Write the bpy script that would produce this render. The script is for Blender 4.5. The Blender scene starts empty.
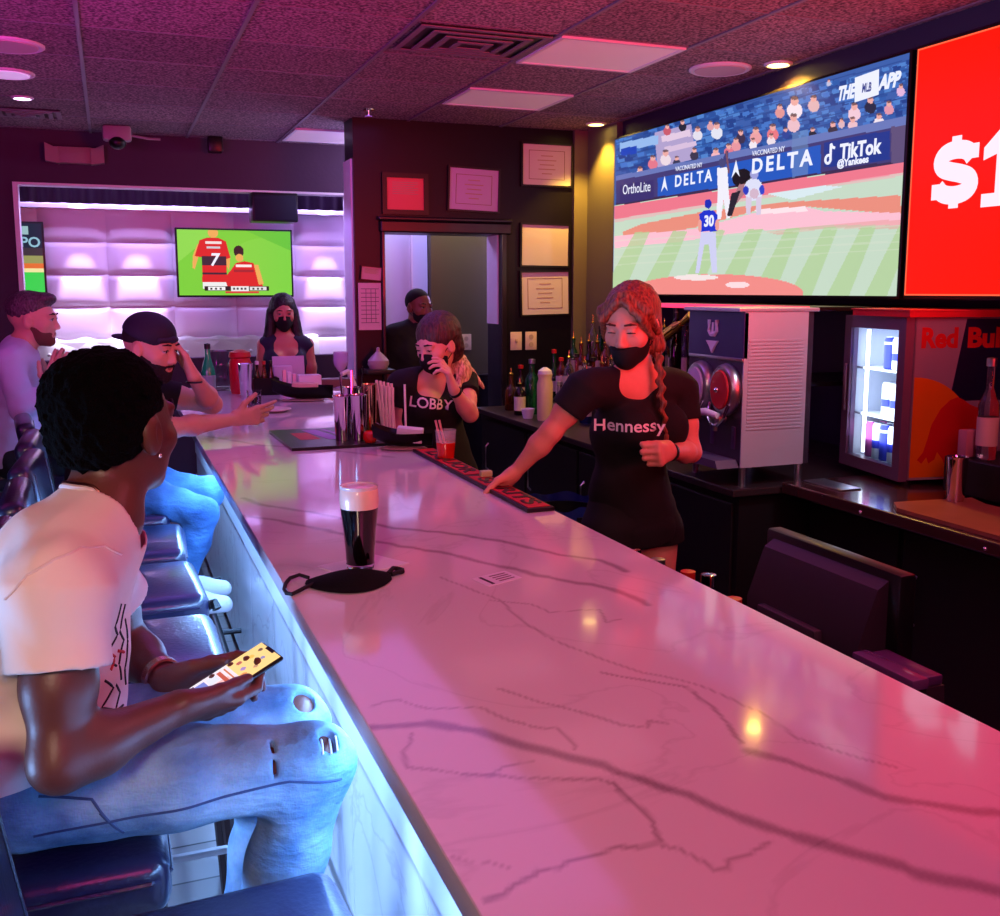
import bpy, bmesh, math, random
import numpy as np
from mathutils import Vector, Matrix, Euler
random.seed(7)
PI=math.pi
scn=bpy.context.scene; COL=scn.collection
# ---------------------------------------------------------------- camera
FPX=1000.; CX=500.; CY=430.; HZ=290.; CAMZ=1.68
_p=math.atan2(CY-HZ,FPX); _a=math.atan2(391.,math.hypot(FPX,CY-HZ))
FW=Vector((math.sin(_a)*math.cos(_p),math.cos(_a)*math.cos(_p),-math.sin(_p)))
RT=Vector((math.cos(_a),-math.sin(_a),0)); UP=RT.cross(FW); CAM=Vector((0,0,CAMZ))
cd=bpy.data.cameras.new('camera'); cam=bpy.data.objects.new('camera',cd); COL.objects.link(cam)
cam.matrix_world=Matrix(((RT.x,UP.x,-FW.x,0),(RT.y,UP.y,-FW.y,0),(RT.z,UP.z,-FW.z,CAMZ),(0,0,0,1)))
cd.sensor_fit='HORIZONTAL'; cd.sensor_width=36; cd.lens=36.*FPX/1000.; cd.clip_start=.02
cd.shift_y=(CY-458.)/1000.
scn.camera=cam
def ray(x,y): return FW+RT*((x-CX)/FPX)-UP*((y-CY)/FPX)
def atz(x,y,z): d=ray(x,y); return CAM+d*((z-CAMZ)/d.z)
def atx(x,y,X): d=ray(x,y); return CAM+d*(X/d.x)
def aty(x,y,Y): d=ray(x,y); return CAM+d*(Y/d.y)
def V(*a): return Vector(a)
# ---------------------------------------------------------------- materials
def lin(c):
    return tuple(((v/255.)/12.92 if v<=10.3 else ((v/255.+.055)/1.055)**2.4) for v in c)+(1.,)
MATS={}
def mat(name,c=(128,128,128),rough=.5,metal=0,emit=None,es=1.,bump=0,bscale=60,var=0,vscale=5,trans=0,ior=1.45,coat=0,spec=.5,sheen=0,sss=0,attr=None,alpha=1):
    if name in MATS: return MATS[name]
    m=bpy.data.materials.new(name); m.use_nodes=True; MATS[name]=m
    nt=m.node_tree; N=nt.nodes; L=nt.links; b=N['Principled BSDF']
    b.inputs['Base Color'].default_value=lin(c); b.inputs['Roughness'].default_value=rough
    b.inputs['Metallic'].default_value=metal; b.inputs['IOR'].default_value=ior
    b.inputs['Specular IOR Level'].default_value=spec
    if trans: b.inputs['Transmission Weight'].default_value=trans
    if coat: b.inputs['Coat Weight'].default_value=coat; b.inputs['Coat Roughness'].default_value=.08
    if sheen: b.inputs['Sheen Weight'].default_value=sheen
    if sss: b.inputs['Subsurface Weight'].default_value=sss; b.inputs['Subsurface Radius'].default_value=(.02,.008,.005)
    if alpha<1: b.inputs['Alpha'].default_value=alpha
    if emit: b.inputs['Emission Color'].default_value=lin(emit); b.inputs['Emission Strength'].default_value=es
    if attr:
        a=N.new('ShaderNodeAttribute'); a.attribute_name=attr
        b.inputs['Base Color'].default_value=(0,0,0,1)
        L.new(a.outputs['Color'],b.inputs['Emission Color']); b.inputs['Emission Strength'].default_value=es
    if bump or var:
        tc=N.new('ShaderNodeTexCoord')
        if bump:
            n=N.new('ShaderNodeTexNoise'); n.inputs['Scale'].default_value=bscale; n.inputs['Detail'].default_value=3
            bp=N.new('ShaderNodeBump'); bp.inputs['Strength'].default_value=bump; bp.inputs['Distance'].default_value=.01
            L.new(tc.outputs['Object'],n.inputs['Vector']); L.new(n.outputs['Fac'],bp.inputs['Height']); L.new(bp.outputs['Normal'],b.inputs['Normal'])
        if var:
            n=N.new('ShaderNodeTexNoise'); n.inputs['Scale'].default_value=vscale; n.inputs['Detail'].default_value=4
            L.new(tc.outputs['Object'],n.inputs['Vector'])
            mx=N.new('ShaderNodeMix'); mx.data_type='RGBA'
            l=lin(c); mx.inputs['A'].default_value=tuple(min(1,v*(1-var)) for v in l[:3])+(1,); mx.inputs['B'].default_value=tuple(min(1,v*(1+var)) for v in l[:3])+(1,)
            L.new(n.outputs['Fac'],mx.inputs['Factor']); L.new(mx.outputs['Result'],b.inputs['Base Color'])
    return m
# ---------------------------------------------------------------- mesh builder
class B:
    def __init__(s): s.bm=bmesh.new()
    def _merge(s,t,M=None):
        if M is not None: bmesh.ops.transform(t,matrix=M,verts=t.verts)
        me=bpy.data.meshes.new('t'); t.to_mesh(me); t.free(); s.bm.from_mesh(me); bpy.data.meshes.remove(me); return s
    def box(s,a,b,bev=0,seg=2,M=None):
        t=bmesh.new(); bmesh.ops.create_cube(t,size=1)
        a=Vector(a); b=Vector(b); lo=Vector(map(min,a,b)); hi=Vector(map(max,a,b)); c=(lo+hi)/2; d=hi-lo
        for v in t.verts: v.co=Vector((v.co.x*d.x,v.co.y*d.y,v.co.z*d.z))+c
        if bev: bmesh.ops.bevel(t,geom=list(t.edges),offset=min(bev,min(d)*.49),segments=seg,affect='EDGES',profile=.5)
        return s._merge(t,M)
    def cyl(s,a,b,r,r2=None,n=20,M=None):
        a=Vector(a); b=Vector(b); t=bmesh.new(); d=b-a
        bmesh.ops.create_cone(t,cap_ends=True,segments=n,radius1=r,radius2=r if r2 is None else r2,depth=d.length)
        q=d.to_track_quat('Z','Y').to_matrix().to_4x4(); q.translation=(a+b)/2
        bmesh.ops.transform(t,matrix=q,verts=t.verts)
        return s._merge(t,M)
    def sph(s,c,r,n=16,M=None):
        t=bmesh.new(); bmesh.ops.create_uvsphere(t,u_segments=n,v_segments=max(6,n//2),radius=1)
        r=r if hasattr(r,'__len__') else (r,r,r)
        for v in t.verts: v.co=Vector((v.co.x*r[0],v.co.y*r[1],v.co.z*r[2]))+Vector(c)
        return s._merge(t,M)
    def lathe(s,prof,c=(0,0,0),n=24,M=None):
        t=bmesh.new(); rings=[]; c=Vector(c)
        for r,z in prof:
            if r<1e-5: rings.append([t.verts.new(c+Vector((0,0,z)))])
            else: rings.append([t.verts.new(c+Vector((r*math.cos(2*PI*k/n),r*math.sin(2*PI*k/n),z))) for k in range(n)])
        for a,b in zip(rings,rings[1:]):
            for k in range(n):
                k2=(k+1)%n
                if len(a)==1 and len(b)==1: continue
                if len(a)==1: t.faces.new((a[0],b[k2],b[k]))
                elif len(b)==1: t.faces.new((a[k],a[k2],b[0]))
                else: t.faces.new((a[k],a[k2],b[k2],b[k]))
        bmesh.ops.recalc_face_normals(t,faces=t.faces)
        return s._merge(t,M)
    def prism(s,pts,a,b,axis='z',M=None):
        # polygon pts in the two other axes, extruded from a to b along axis
        t=bmesh.new()
        def mk(p,h):
            if axis=='z': return Vector((p[0],p[1],h))
            if axis=='y': return Vector((p[0],h,p[1]))
            return Vector((h,p[0],p[1]))
        lo=[t.verts.new(mk(p,a)) for p in pts]; hi=[t.verts.new(mk(p,b)) for p in pts]
        t.faces.new(lo[::-1]); t.faces.new(hi); n=len(pts)
        for k in range(n): t.faces.new((lo[k],lo[(k+1)%n],hi[(k+1)%n],hi[k]))
        bmesh.ops.recalc_face_normals(t,faces=t.faces)
        return s._merge(t,M)
    def tube(s,pts,r,n=8,M=None,closed=False):
        pts=[Vector(p) for p in pts]; rr=r if hasattr(r,'__len__') else [r]*len(pts)
        t=bmesh.new(); rings=[]; up=Vector((0,0,1)); m=len(pts)
        for i,p in enumerate(pts):
            if closed: d=pts[(i+1)%m]-pts[i-1]
            else: d=pts[min(i+1,m-1)]-pts[max(i-1,0)]
            d.normalize(); u=d.cross(up)
            if u.length<.05: u=d.cross(Vector((1,0,0)))
            u.normalize(); w=u.cross(d)
            rings.append([t.verts.new(p+(u*math.cos(2*PI*k/n)+w*math.sin(2*PI*k/n))*rr[i]) for k in range(n)])
        prs=list(zip(rings,rings[1:]))
        if closed: prs.append((rings[-1],rings[0]))
        for a,b in prs:
            for k in range(n): t.faces.new((a[k],a[(k+1)%n],b[(k+1)%n],b[k]))
        if not closed:
            t.faces.new(rings[0][::-1]); t.faces.new(rings[-1])
        bmesh.ops.recalc_face_normals(t,faces=t.faces)
        return s._merge(t,M)
    def grid(s,f,nu,nv,M=None,thick=None):
        t=bmesh.new()
        vs=[[t.verts.new(Vector(f(i/nu,j/nv))) for j in range(nv+1)] for i in range(nu+1)]
        for i in range(nu):
            for j in range(nv): t.faces.new((vs[i][j],vs[i+1][j],vs[i+1][j+1],vs[i][j+1]))
        if thick:
            bmesh.ops.solidify(t,geom=list(t.faces),thickness=thick)
            bmesh.ops.recalc_face_normals(t,faces=t.faces)
        return s._merge(t,M)
    def build(s,name,m,parent=None,smooth=35,loc=None,M=None):
        me=bpy.data.meshes.new(name); s.bm.to_mesh(me); s.bm.free()
        if m is not None:
            for q in (m if isinstance(m,(list,tuple)) else [m]): me.materials.append(q)
        if smooth:
            me.polygons.foreach_set('use_smooth',[True]*len(me.polygons))
            try: me.set_sharp_from_angle(angle=math.radians(smooth))
            except Exception: pass
        o=bpy.data.objects.new(name,me); COL.objects.link(o)
        if parent is not None: o.parent=parent
        if loc is not None: o.location=loc
        if M is not None: o.matrix_local=M
        return o
def tag(o,label=None,cat=None,group=None,kind=None):
    if label: o['label']=label
    if cat: o['category']=cat
    if group: o['group']=group
    if kind: o['kind']=kind
    return o
def thing(name,label,cat,loc=(0,0,0),rz=0,group=None):
    o=bpy.data.objects.new(name,None); COL.objects.link(o); o.empty_display_size=.05
    o.location=loc; o.rotation_euler=(0,0,rz); return tag(o,label,cat,group)
def struct(name,b,m,smooth=None):
    return tag(b.build(name,m,smooth=smooth),kind='structure')
def kids(o): return [c for c in bpy.data.objects if c.parent is o]
def dup(o,loc=None,rz=None,label=None,group=None):
    def cp(a,p):
        c=a.copy(); COL.objects.link(c)
        if p is not None: c.parent=p
        for ch in kids_map.get(a.name,[]): cp(ch,c)
        return c
    kids_map={}
    for q in list(bpy.data.objects):
        if q.parent: kids_map.setdefault(q.parent.name,[]).append(q)
    c=cp(o,None)
    if loc is not None: c.location=loc
    if rz is not None: c.rotation_euler=(0,0,rz)
    if label: c['label']=label
    if group: c['group']=group
    return c
def frame(o,x,y,z=None):
    # 4x4 from origin and two in-plane axes (x to the right of the writing, y up)
    x=Vector(x).normalized(); y=Vector(y); n=x.cross(y).normalized(); y=n.cross(x)
    return Matrix(((x.x,y.x,n.x,o[0]),(x.y,y.y,n.y,o[1]),(x.z,y.z,n.z,o[2]),(0,0,0,1)))
def text(s,size,m,M,parent=None,name='lettering',ext=.0008,shear=0,bold=0,width=None,align='CENTER',sp=1.,wscale=None):
    cu=bpy.data.curves.new('t','FONT'); cu.body=s; cu.size=size; cu.extrude=ext; cu.shear=shear; cu.offset=bold
    cu.align_x=align; cu.align_y='CENTER'; cu.space_character=sp; cu.resolution_u=3
    o=bpy.data.objects.new('t',cu); COL.objects.link(o)
    dg=bpy.context.evaluated_depsgraph_get(); me=bpy.data.meshes.new_from_object(o.evaluated_get(dg))
    bpy.data.objects.remove(o); bpy.data.curves.remove(cu)
    if width:
        xs=[v.co.x for v in me.vertices]; w=max(xs)-min(xs)
        f=width/w
        for v in me.vertices: v.co.x*=f
    me.materials.clear(); me.materials.append(m)
    q=bpy.data.objects.new(name,me); COL.objects.link(q)
    if parent is not None: q.parent=parent
    q.matrix_local=M; return q
def light(kind,loc,color,power,size=.1,target=None,angle=60,blend=.5,sy=None,name='lamp',spread=None):
    d=bpy.data.lights.new(name,kind); d.color=lin(color)[:3]; d.energy=power
    if kind=='AREA':
        d.size=size
        if sy: d.shape='RECTANGLE'; d.size_y=sy
    else: d.shadow_soft_size=size
    if spread and kind=='AREA': d.spread=math.radians(spread)
    if kind=='SPOT': d.spot_size=math.radians(angle); d.spot_blend=blend
    o=bpy.data.objects.new(name,d); COL.objects.link(o); o.location=loc
    if target is not None: o.rotation_euler=(Vector(target)-Vector(loc)).to_track_quat('-Z','Y').to_euler()
    return o
class Pic:
    """a small painted picture made as a mesh of coloured cells (for screens)"""
    def __init__(s,w,h,c): s.w,s.h=w,h; s.a=np.zeros((h,w,3),np.float32); s.a[:]=lin(c)[:3]; s.Y,s.X=np.mgrid[0:h,0:w]; s.X=(s.X+.5)/w; s.Y=(s.Y+.5)/h
    def put(s,mask,c,al=1.):
        s.a[mask]=s.a[mask]*(1-al)+np.array(lin(c)[:3],np.float32)*al
    def rect(s,x0,y0,x1,y1,c,al=1.): s.put((s.X>=x0)&(s.X<x1)&(s.Y>=y0)&(s.Y<y1),c,al)
    def ell(s,x,y,rx,ry,c,al=1.): s.put(((s.X-x)/rx)**2+((s.Y-y)/ry)**2<1,c,al)
    def poly(s,pts,c,al=1.):
        m=np.zeros(s.X.shape,bool); n=len(pts); j=n-1
        for i in range(n):
            xi,yi=pts[i]; xj,yj=pts[j]
            if yi!=yj: m^=((yi>s.Y)!=(yj>s.Y))&(s.X<(xj-xi)*(s.Y-yi)/(yj-yi)+xi)
            j=i
        s.put(m,c,al)
    def line(s,x0,y0,x1,y1,t,c,al=1.):
        asp=s.h/s.w; dx,dy=x1-x0,(y1-y0)*asp; L2=dx*dx+dy*dy+1e-12
        u=np.clip(((s.X-x0)*dx+(s.Y-y0)*asp*dy)/L2,0,1)
        d=np.hypot(s.X-x0-u*dx,(s.Y-y0)*asp-u*dy); s.put(d<t,c,al)
    def build(s,name,M,W,H,parent,es=1.,matname='screen_picture'):
        w,h=s.w,s.h
        xs=np.linspace(-W/2,W/2,w+1); ys=np.linspace(H/2,-H/2,h+1)
        gx,gy=np.meshgrid(xs,ys); co=np.stack([gx,gy,np.zeros_like(gx)],-1).reshape(-1,3).astype(np.float32)
        idx=np.arange((w+1)*(h+1)).reshape(h+1,w+1)
        f=np.stack([idx[1:,:-1],idx[1:,1:],idx[:-1,1:],idx[:-1,:-1]],-1).reshape(-1,4)
        me=mesh_from(name,co,f)
        ca=me.color_attributes.new('picture','FLOAT_COLOR','CORNER')
        col=np.concatenate([s.a.reshape(-1,3),np.ones((w*h,1),np.float32)],1).repeat(4,0)
        ca.data.foreach_set('color',col.astype(np.float32).ravel())
        m=mat(matname,rough=.35,attr='picture',es=es,spec=.3); me.materials.append(m)
        o=bpy.data.objects.new(name,me); COL.objects.link(o)
        if parent is not None: o.parent=parent
        o.matrix_local=M; return o
def mesh_from(name,co,f):
    me=bpy.data.meshes.new(name); me.vertices.add(len(co)); me.vertices.foreach_set('co',np.asarray(co,np.float32).ravel())
    n=len(f); k=f.shape[1]
    me.loops.add(n*k); me.loops.foreach_set('vertex_index',f.astype(np.int32).ravel())
    me.polygons.add(n); me.polygons.foreach_set('loop_start',np.arange(0,n*k,k,dtype=np.int32))
    me.update(calc_edges=True); me.validate(); return me
# ================================================================ materials
m_ceil=None
def ceiling_mat():
    m=bpy.data.materials.new('ceiling_tiles'); m.use_nodes=True; nt=m.node_tree; N=nt.nodes; L=nt.links; b=N['Principled BSDF']
    b.inputs['Roughness'].default_value=.95
    g=N.new('ShaderNodeNewGeometry'); sx=N.new('ShaderNodeSeparateXYZ'); L.new(g.outputs['Position'],sx.inputs[0])
    def mth(op,a,bv):
        n=N.new('ShaderNodeMath'); n.operation=op
        for i,v in enumerate((a,bv)):
            if v is None: continue
            if isinstance(v,(int,float)): n.inputs[i].default_value=v
            else: L.new(v,n.inputs[i])
        return n.outputs[0]
    fx=mth('FLOOR',mth('DIVIDE',mth('ADD',sx.outputs['X'],.065),.632),None); fy=mth('FLOOR',mth('DIVIDE',mth('ADD',sx.outputs['Y'],-4.02),.585),None)
    cb=N.new('ShaderNodeCombineXYZ'); L.new(fx,cb.inputs[0]); L.new(fy,cb.inputs[1])
    wn=N.new('ShaderNodeTexWhiteNoise'); wn.noise_dimensions='2D'; L.new(cb.outputs[0],wn.inputs['Vector'])
    n1=N.new('ShaderNodeTexNoise'); n1.inputs['Scale'].default_value=75; n1.inputs['Detail'].default_value=4; L.new(g.outputs['Position'],n1.inputs['Vector'])
    r=N.new('ShaderNodeValToRGB'); r.color_ramp.elements[0].position=.4; r.color_ramp.elements[1].position=.62
    r.color_ramp.elements[0].color=lin((84,66,78)); r.color_ramp.elements[1].color=lin((172,140,150)); L.new(n1.outputs['Fac'],r.inputs[0])
    v=mth('ADD',mth('MULTIPLY',wn.outputs[0],.35),.78)
    mx=N.new('ShaderNodeVectorMath'); mx.operation='SCALE'; L.new(r.outputs[0],mx.inputs[0]); L.new(v,mx.inputs['Scale']); L.new(mx.outputs[0],b.inputs['Base Color'])
    bp=N.new('ShaderNodeBump'); bp.inputs['Strength'].default_value=.7; bp.inputs['Distance'].default_value=.006; L.new(n1.outputs['Fac'],bp.inputs['Height']); L.new(bp.outputs[0],b.inputs['Normal'])
    return m
m_wallp=mat('plum_painted_wall',(66,40,66),.75,bump=.1,bscale=40,var=.1)
m_wood=mat('dark_stained_wood',(17,13,25),.36,bump=.05,bscale=25,var=.35,vscale=3,spec=.3)
m_wood2=mat('dark_wood_trim',(24,17,26),.3,coat=.3)
m_tvwall=mat('dark_violet_wall',(52,40,66),.55)
m_white=mat('white_paint',(225,220,228),.5)
m_black=mat('black_plastic',(14,13,16),.35)
m_dark=mat('dark_metal',(30,28,34),.35,metal=.6)
m_steel=mat('brushed_steel',(190,192,200),.32,metal=1)
m_chrome=mat('chrome',(225,225,230),.08,metal=1)
m_cream=mat('cream_paper',(222,218,205),.6)
m_paper=mat('white_paper',(225,215,225),.6)
m_ink=mat('grey_ink',(120,100,100),.7)
m_leather=mat('dark_blue_leather',(30,28,58),.28,bump=.12,bscale=90,coat=.35)
m_pad=mat('white_quilted_leather',(222,214,228),.42)
m_greenpad=mat('pale_green_tufted_leather',(190,205,190),.4)
def floor_mat():
    m=bpy.data.materials.new('floor_planks'); m.use_nodes=True; nt=m.node_tree; N=nt.nodes; L=nt.links; b=N['Principled BSDF']
    b.inputs['Roughness'].default_value=.3
    g=N.new('ShaderNodeNewGeometry'); br=N.new('ShaderNodeTexBrick'); L.new(g.outputs['Position'],br.inputs['Vector'])
    br.inputs['Scale'].default_value=1.; br.inputs['Brick Width'].default_value=1.2; br.inputs['Row Height'].default_value=.2; br.inputs['Mortar Size'].default_value=.004
    br.inputs['Color1'].default_value=lin((150,140,140)); br.inputs['Color2'].default_value=lin((120,112,114)); br.inputs['Mortar'].default_value=lin((60,55,60))
    L.new(br.outputs['Color'],b.inputs['Base Color']); return m
# ================================================================ the room
ZC=2.75; XR=3.13; XL=-3.2; YB=-2.6; YF=7.6
struct('floor',B().box((XL,YB,-.1),(XR+.2,10,0)),floor_mat())
struct('ceiling',B().box((XL,YB,ZC),(XR+.2,10,ZC+.12)),ceiling_mat())
XW=3.42
struct('wall_right',B().box((XR,YB,1.64),(XW+.12,5.9,ZC)),m_tvwall); struct('wall_right_lower',B().box((XW,YB,0),(XW+.12,5.9,1.64)),m_tvwall); struct('wall_right_end',B().box((XR,5.9,0),(XW+.12,6.6,ZC)),m_tvwall)
struct('wall_left',B().box((XL-.12,YB,0),(XL,10,ZC)),m_wallp)
struct('wall_back',B().box((XL,YB-.12,0),(XR+.2,YB,ZC)),m_wallp)
# far wall with the wide opening into the booth niche
OX0,OX1,OZ1,OZ0=-.57,1.72,2.40,1.19
b=B(); b.box((XL,YF,0),(OX0,YF+.12,ZC)); b.box((OX0,YF,OZ1),(OX1,YF+.12,ZC)); b.box((OX0,YF,0),(OX1,YF+.12,OZ0)); b.box((OX1,YF,0),(1.98,YF+.12,ZC))
struct('wall_front',b,m_wallp)
b=B(); t=.016
b.box((OX0,YF-.012,OZ1-t),(OX1,YF+.125,OZ1)); b.box((OX0,YF-.012,OZ0),(OX0+.03,YF+.125,OZ1-t)); b.box((OX1-t,YF-.012,OZ0),(OX1,YF+.125,OZ1-t))
struct('trim_1',b,m_white)
# niche shell
b=B(); b.box((-1.9,8.2,0),(2.0,8.3,ZC)); b.box((-2.0,YF+.12,0),(-1.9,8.3,ZC)); b.box((1.86,YF+.12,0),(1.98,8.3,ZC))
struct('wall_niche',b,m_pad)
# padded upholstery panels on the niche wall (one quilted surface)
b=B(); px=.468; pz=.24; z0=2.275
for i in range(-4,5):
    for j in range(0,7):
        x0=.0+px*i+.0; x1=x0+px; zz1=z0-pz*j; zz0=zz1-pz
        if x1>1.87: x1=1.86
        if x1-x0<.1: continue
        def f(u,v,x0=x0,x1=x1,a=zz0,c=zz1):
            e=(1-(2*u-1)**6)*(1-(2*v-1)**6); s=(1-(2*u-1)**2)*(1-(2*v-1)**2)
            return (x0+(x1-x0)*u,8.2-.004-.018*max(e,0)**.5-.007*s,a+(c-a)*v)
        b.grid(f,12,10)
struct('wall_niche_padding',b,m_pad,smooth=60)
struct('trim_2',B().box((-1.9,8.1,2.275),(1.86,8.2,2.3)),m_white)
# dark velvet valance hanging behind the top of the opening
b=B()
def f(u,v): return (OX0-.1+(OX1-OX0+.25)*u,7.86+.018*math.sin(u*150)+.008*math.sin(u*61+1),2.29+.2*v)
b.grid(f,260,3,thick=.004)
tag(b.build('curtain_valance',mat('purple_velvet_curtain',(58,34,66),.8,sheen=.4)),'dark purple pleated valance along the top of the booth niche opening','curtain')
tag(B().box((-1.5,7.87,2.5),(1.85,7.885,2.52)).build('curtain_rail',m_dark),'dark rail carrying the pleated valance in the booth niche','rail')
# banquette in the niche
t=thing('banquette','pale green tufted banquette against the white padded niche wall','banquette',(0,7.9,0))
def f(u,v):
    x=-1.85+3.4*u; z=.85+.47*v; d=.03*abs(math.sin((x)*PI/.24))*1.0
    bz=-.05-.07*math.sin(PI*min(v,1))**.5+.02*(1-abs(math.sin(x*PI/.24)))
    return (x,.22+bz,z+(.012*math.sin(x*PI/.12)if v>.9 else 0))
bb=B().grid(f,120,14); bb.box((-1.85,.14,.5),(1.55,.24,1.31),bev=.02); bb.build('backrest',m_greenpad,t,smooth=60)
for i in range(12): B().sph((-1.63+.24*i,.10,1.21),.014,10).build('tufting_button',m_greenpad,t)
B().box((-1.85,-.12,.3),(1.55,.14,.5),bev=.04,seg=3).build('seat',m_greenpad,t)
B().box((-1.85,-.08,0),(1.55,.2,.3)).build('plinth',m_black,t)
# dark wood back wall with the doorway
DY=6.35; DX0,DX1,DZ=1.66,2.46,2.045
b=B(); b.box((1.47,DY,0),(DX0,DY+.24,ZC)); b.box((DX1,DY,0),(XR+.1,DY+.24,ZC)); b.box((DX0,DY,DZ),(DX1,DY+.24,ZC))
struct('wall_bar_end',b,m_wood)
b=B()
for a,c in ((DX0-.022,DX0),(DX1,DX1+.04)): b.box((a,DY-.03,0),(c,DY,DZ+.05),bev=.006)
b.box((DX0-.03,DY-.04,DZ+.0),(DX1+.07,DY,DZ+.075),bev=.01); b.box((DX0-.045,DY-.055,DZ+.075),(DX1+.07,DY,DZ+.1),bev=.008)
struct('trim_3',b,m_wood2)
struct('jamb_light_strip',B().box((2.452,DY+.03,1.45),(2.46,DY+.235,DZ)),m_white)  # white strip stands in for the violet light falling on the jamb
struct('trim_9',B().box((1.458,DY+.03,1.07),(1.47,DY+.235,ZC-.25)),m_white)
# corridor behind the doorway
b=B(); b.box((1.98,7.72,0),(2.37,7.8,ZC)); struct('wall_corridor_end',b,mat('lavender_white_wall',(205,205,222),.6))
b=B(); b.box((2.285,7.35,1.02),(2.76,7.42,ZC)); struct('wall_corridor_side',b,mat('olive_painted_wall',(88,84,62),.6))
b=B(); b.box((2.285,7.33,0),(2.76,7.42,1.0)); b.box((2.27,7.30,.98),(2.76,7.36,1.03),bev=.01); struct('trim_4',b,m_wood2)
b=B(); b.box((2.86,7.0,0),(3.3,7.1,ZC)); b.box((2.86,7.8,0),(3.3,7.9,ZC));b.box((3.25,6.6,0),(3.35,7.9,ZC)); struct('wall_corridor_right',b,mat('lavender_white_wall',(205,205,222),.6))
struct('trim_5',B().box((2.23,7.70,0),(2.245,7.72,2.4)),m_white)
# ceiling T bars
b=B()
for k in range(-6,6):
    x=-.065+.632*k
    if XL<x<XR: b.box((x-.009,YB,ZC-.006),(x+.009,YF,ZC))
for k in range(-12,7):
    y=4.02+.585*k
    if y<YF: b.box((XL,y-.005,ZC-.003),(XR,y+.005,ZC))
struct('trim_6',b,mat('ceiling_grid_bars',(120,108,124),.5))
struct('trim_7',B().box((3.09,5.9,0),(XR,DY,ZC)),mat('taupe_wall_paint',(112,104,84),.6)); struct('trim_8',B().box((2.99,DY-.03,0),(3.09,DY,ZC)),mat('taupe_wall_paint'))
# ---------------- ceiling fittings
def troffer(x0,y0,x1,y1,label,group=None):
    t=thing('ceiling_light_panel',label,'ceiling panel',((x0+x1)/2,(y0+y1)/2,ZC),group=group)
    w=(x1-x0)/2; h=(y1-y0)/2
    bb=B(); f_=.02
    bb.box((-w,-h,-.012),(w,-h+f_,0)); bb.box((-w,h-f_,-.012),(w,h,0)); bb.box((-w,-h+f_,-.012),(-w+f_,h-f_,0)); bb.box((w-f_,-h+f_,-.012),(w,h-f_,0))
    bb.build('frame',m_white,t,smooth=None)
    B().box((-w+f_,-h+f_,-.008),(w-f_,h-f_,-.001)).build('diffuser',mat('faint_glow_diffuser',(238,225,228),.5,emit=(255,190,200),es=.10),t,smooth=None)  # panel is unlit; a faint pink glow is put into its diffuser
troffer(1.842,4.03,2.45,4.55,'pale unlit ceiling light panel beside the air vent, the nearer of two')
troffer(1.842,5.2,2.45,5.68,'pale unlit ceiling light panel further back, the smaller looking of two')
troffer(1.21,6.9,1.82,7.45,'dim lavender ceiling panel at the far end next to the dark column')
def vent(x0,y0,x1,y1,label):
    t=thing('ceiling_vent',label,'air vent',((x0+x1)/2,(y0+y1)/2,ZC)); w=(x1-x0)/2;h=(y1-y0)/2
    B().box((-w,-h,-.004),(w,h,-.001)).build('backing',m_black,t,smooth=None)
    md=mat('vent_grey',(120,105,118),.5)
    for k in range(4):
        a=w*(1-.24*k); c=h*(1-.24*k); s=.026; z=-.012-.004*k
        bb=B(); bb.box((-a,-c,z),(a,-c+s,z+.004)); bb.box((-a,c-s,z),(a,c,z+.004)); bb.box((-a,-c+s,z),(-a+s,c-s,z+.004)); bb.box((a-s,-c+s,z),(a,c-s,z+.004))
        bb.build('louver_ring',md,t,smooth=None)
vent(1.23,4.05,1.81,4.5,'square louvered air vent in the ceiling left of the light panels')
vent(-.62,6.75,-.22,7.05,'small dark ceiling vent near the far left wall')
def disc(x,y,r,label,lit=None,name='ceiling_speaker',cat='ceiling speaker'):
    t=thing(name,label,cat,(x,y,ZC))
    B().lathe([(0,-.001),(r,-.001),(r,-.008),(r*.92,-.014),(r*.86,-.010),(0,-.010)],n=40).build('bezel',m_white,t)
    B().lathe([(0,-.0105),(r*.82,-.0105),(r*.8,-.015),(0,-.017)],n=32).build('grille' if not lit else 'lens',mat('speaker_grille',(205,180,185),.7) if not lit else lit,t)
    return t
disc(2.83,4.34,.15,'round white speaker in the ceiling near the baseball screen')
disc(-.36,5.05,.15,'round white speaker in the ceiling at the far left')
disc(-.42,5.7,.13,'round recessed light with pale lens at the far left',mat('violet_lens',(240,210,255),.4,emit=(235,190,255),es=.5),'recessed_light','ceiling light')
yel=mat('warm_lamp_glow',(255,230,150),.4,emit=(255,222,120),es=14)
vio=mat('violet_lamp_glow',(255,220,255),.4,emit=(245,200,255),es=12)
def puck(x,y,r,m,label,name='recessed_light'):
    t=thing(name,label,'ceiling light',(x,y,ZC))
    B().lathe([(r,-.001),(r*1.35,-.001),(r*1.35,-.006),(r*1.05,-.012),(r,-.006)],n=28).build('trim_ring',m_white,t)
    B().lathe([(0,-.002),(r,-.002),(r*.9,-.008),(0,-.010)],n=24).build('lamp_lens',m,t)
puck(3.03,4.15,.05,yel,'yellow recessed light above the baseball screen')
puck(3.0,6.02,.05,yel,'yellow recessed light in the corner left of the baseball screen')
puck(-.40,6.38,.045,vio,'bright violet recessed light near the far left vent')
puck(-.43,4.61,.045,vio,'bright violet recessed light at the left edge of the ceiling')
t=thing('sprinkler_head','small chrome sprinkler head in the ceiling before the dark wood wall','sprinkler',(1.5,6.05,ZC))
B().lathe([(0,0),(.035,0),(.033,-.006),(.012,-.008),(.010,-.03),(0,-.03)],n=18).build('collar',m_chrome,t)
B().lathe([(0,-.03),(.006,-.03),(.006,-.04),(.022,-.041),(.022,-.044),(0,-.045)],n=14).build('deflector',m_chrome,t)
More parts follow.
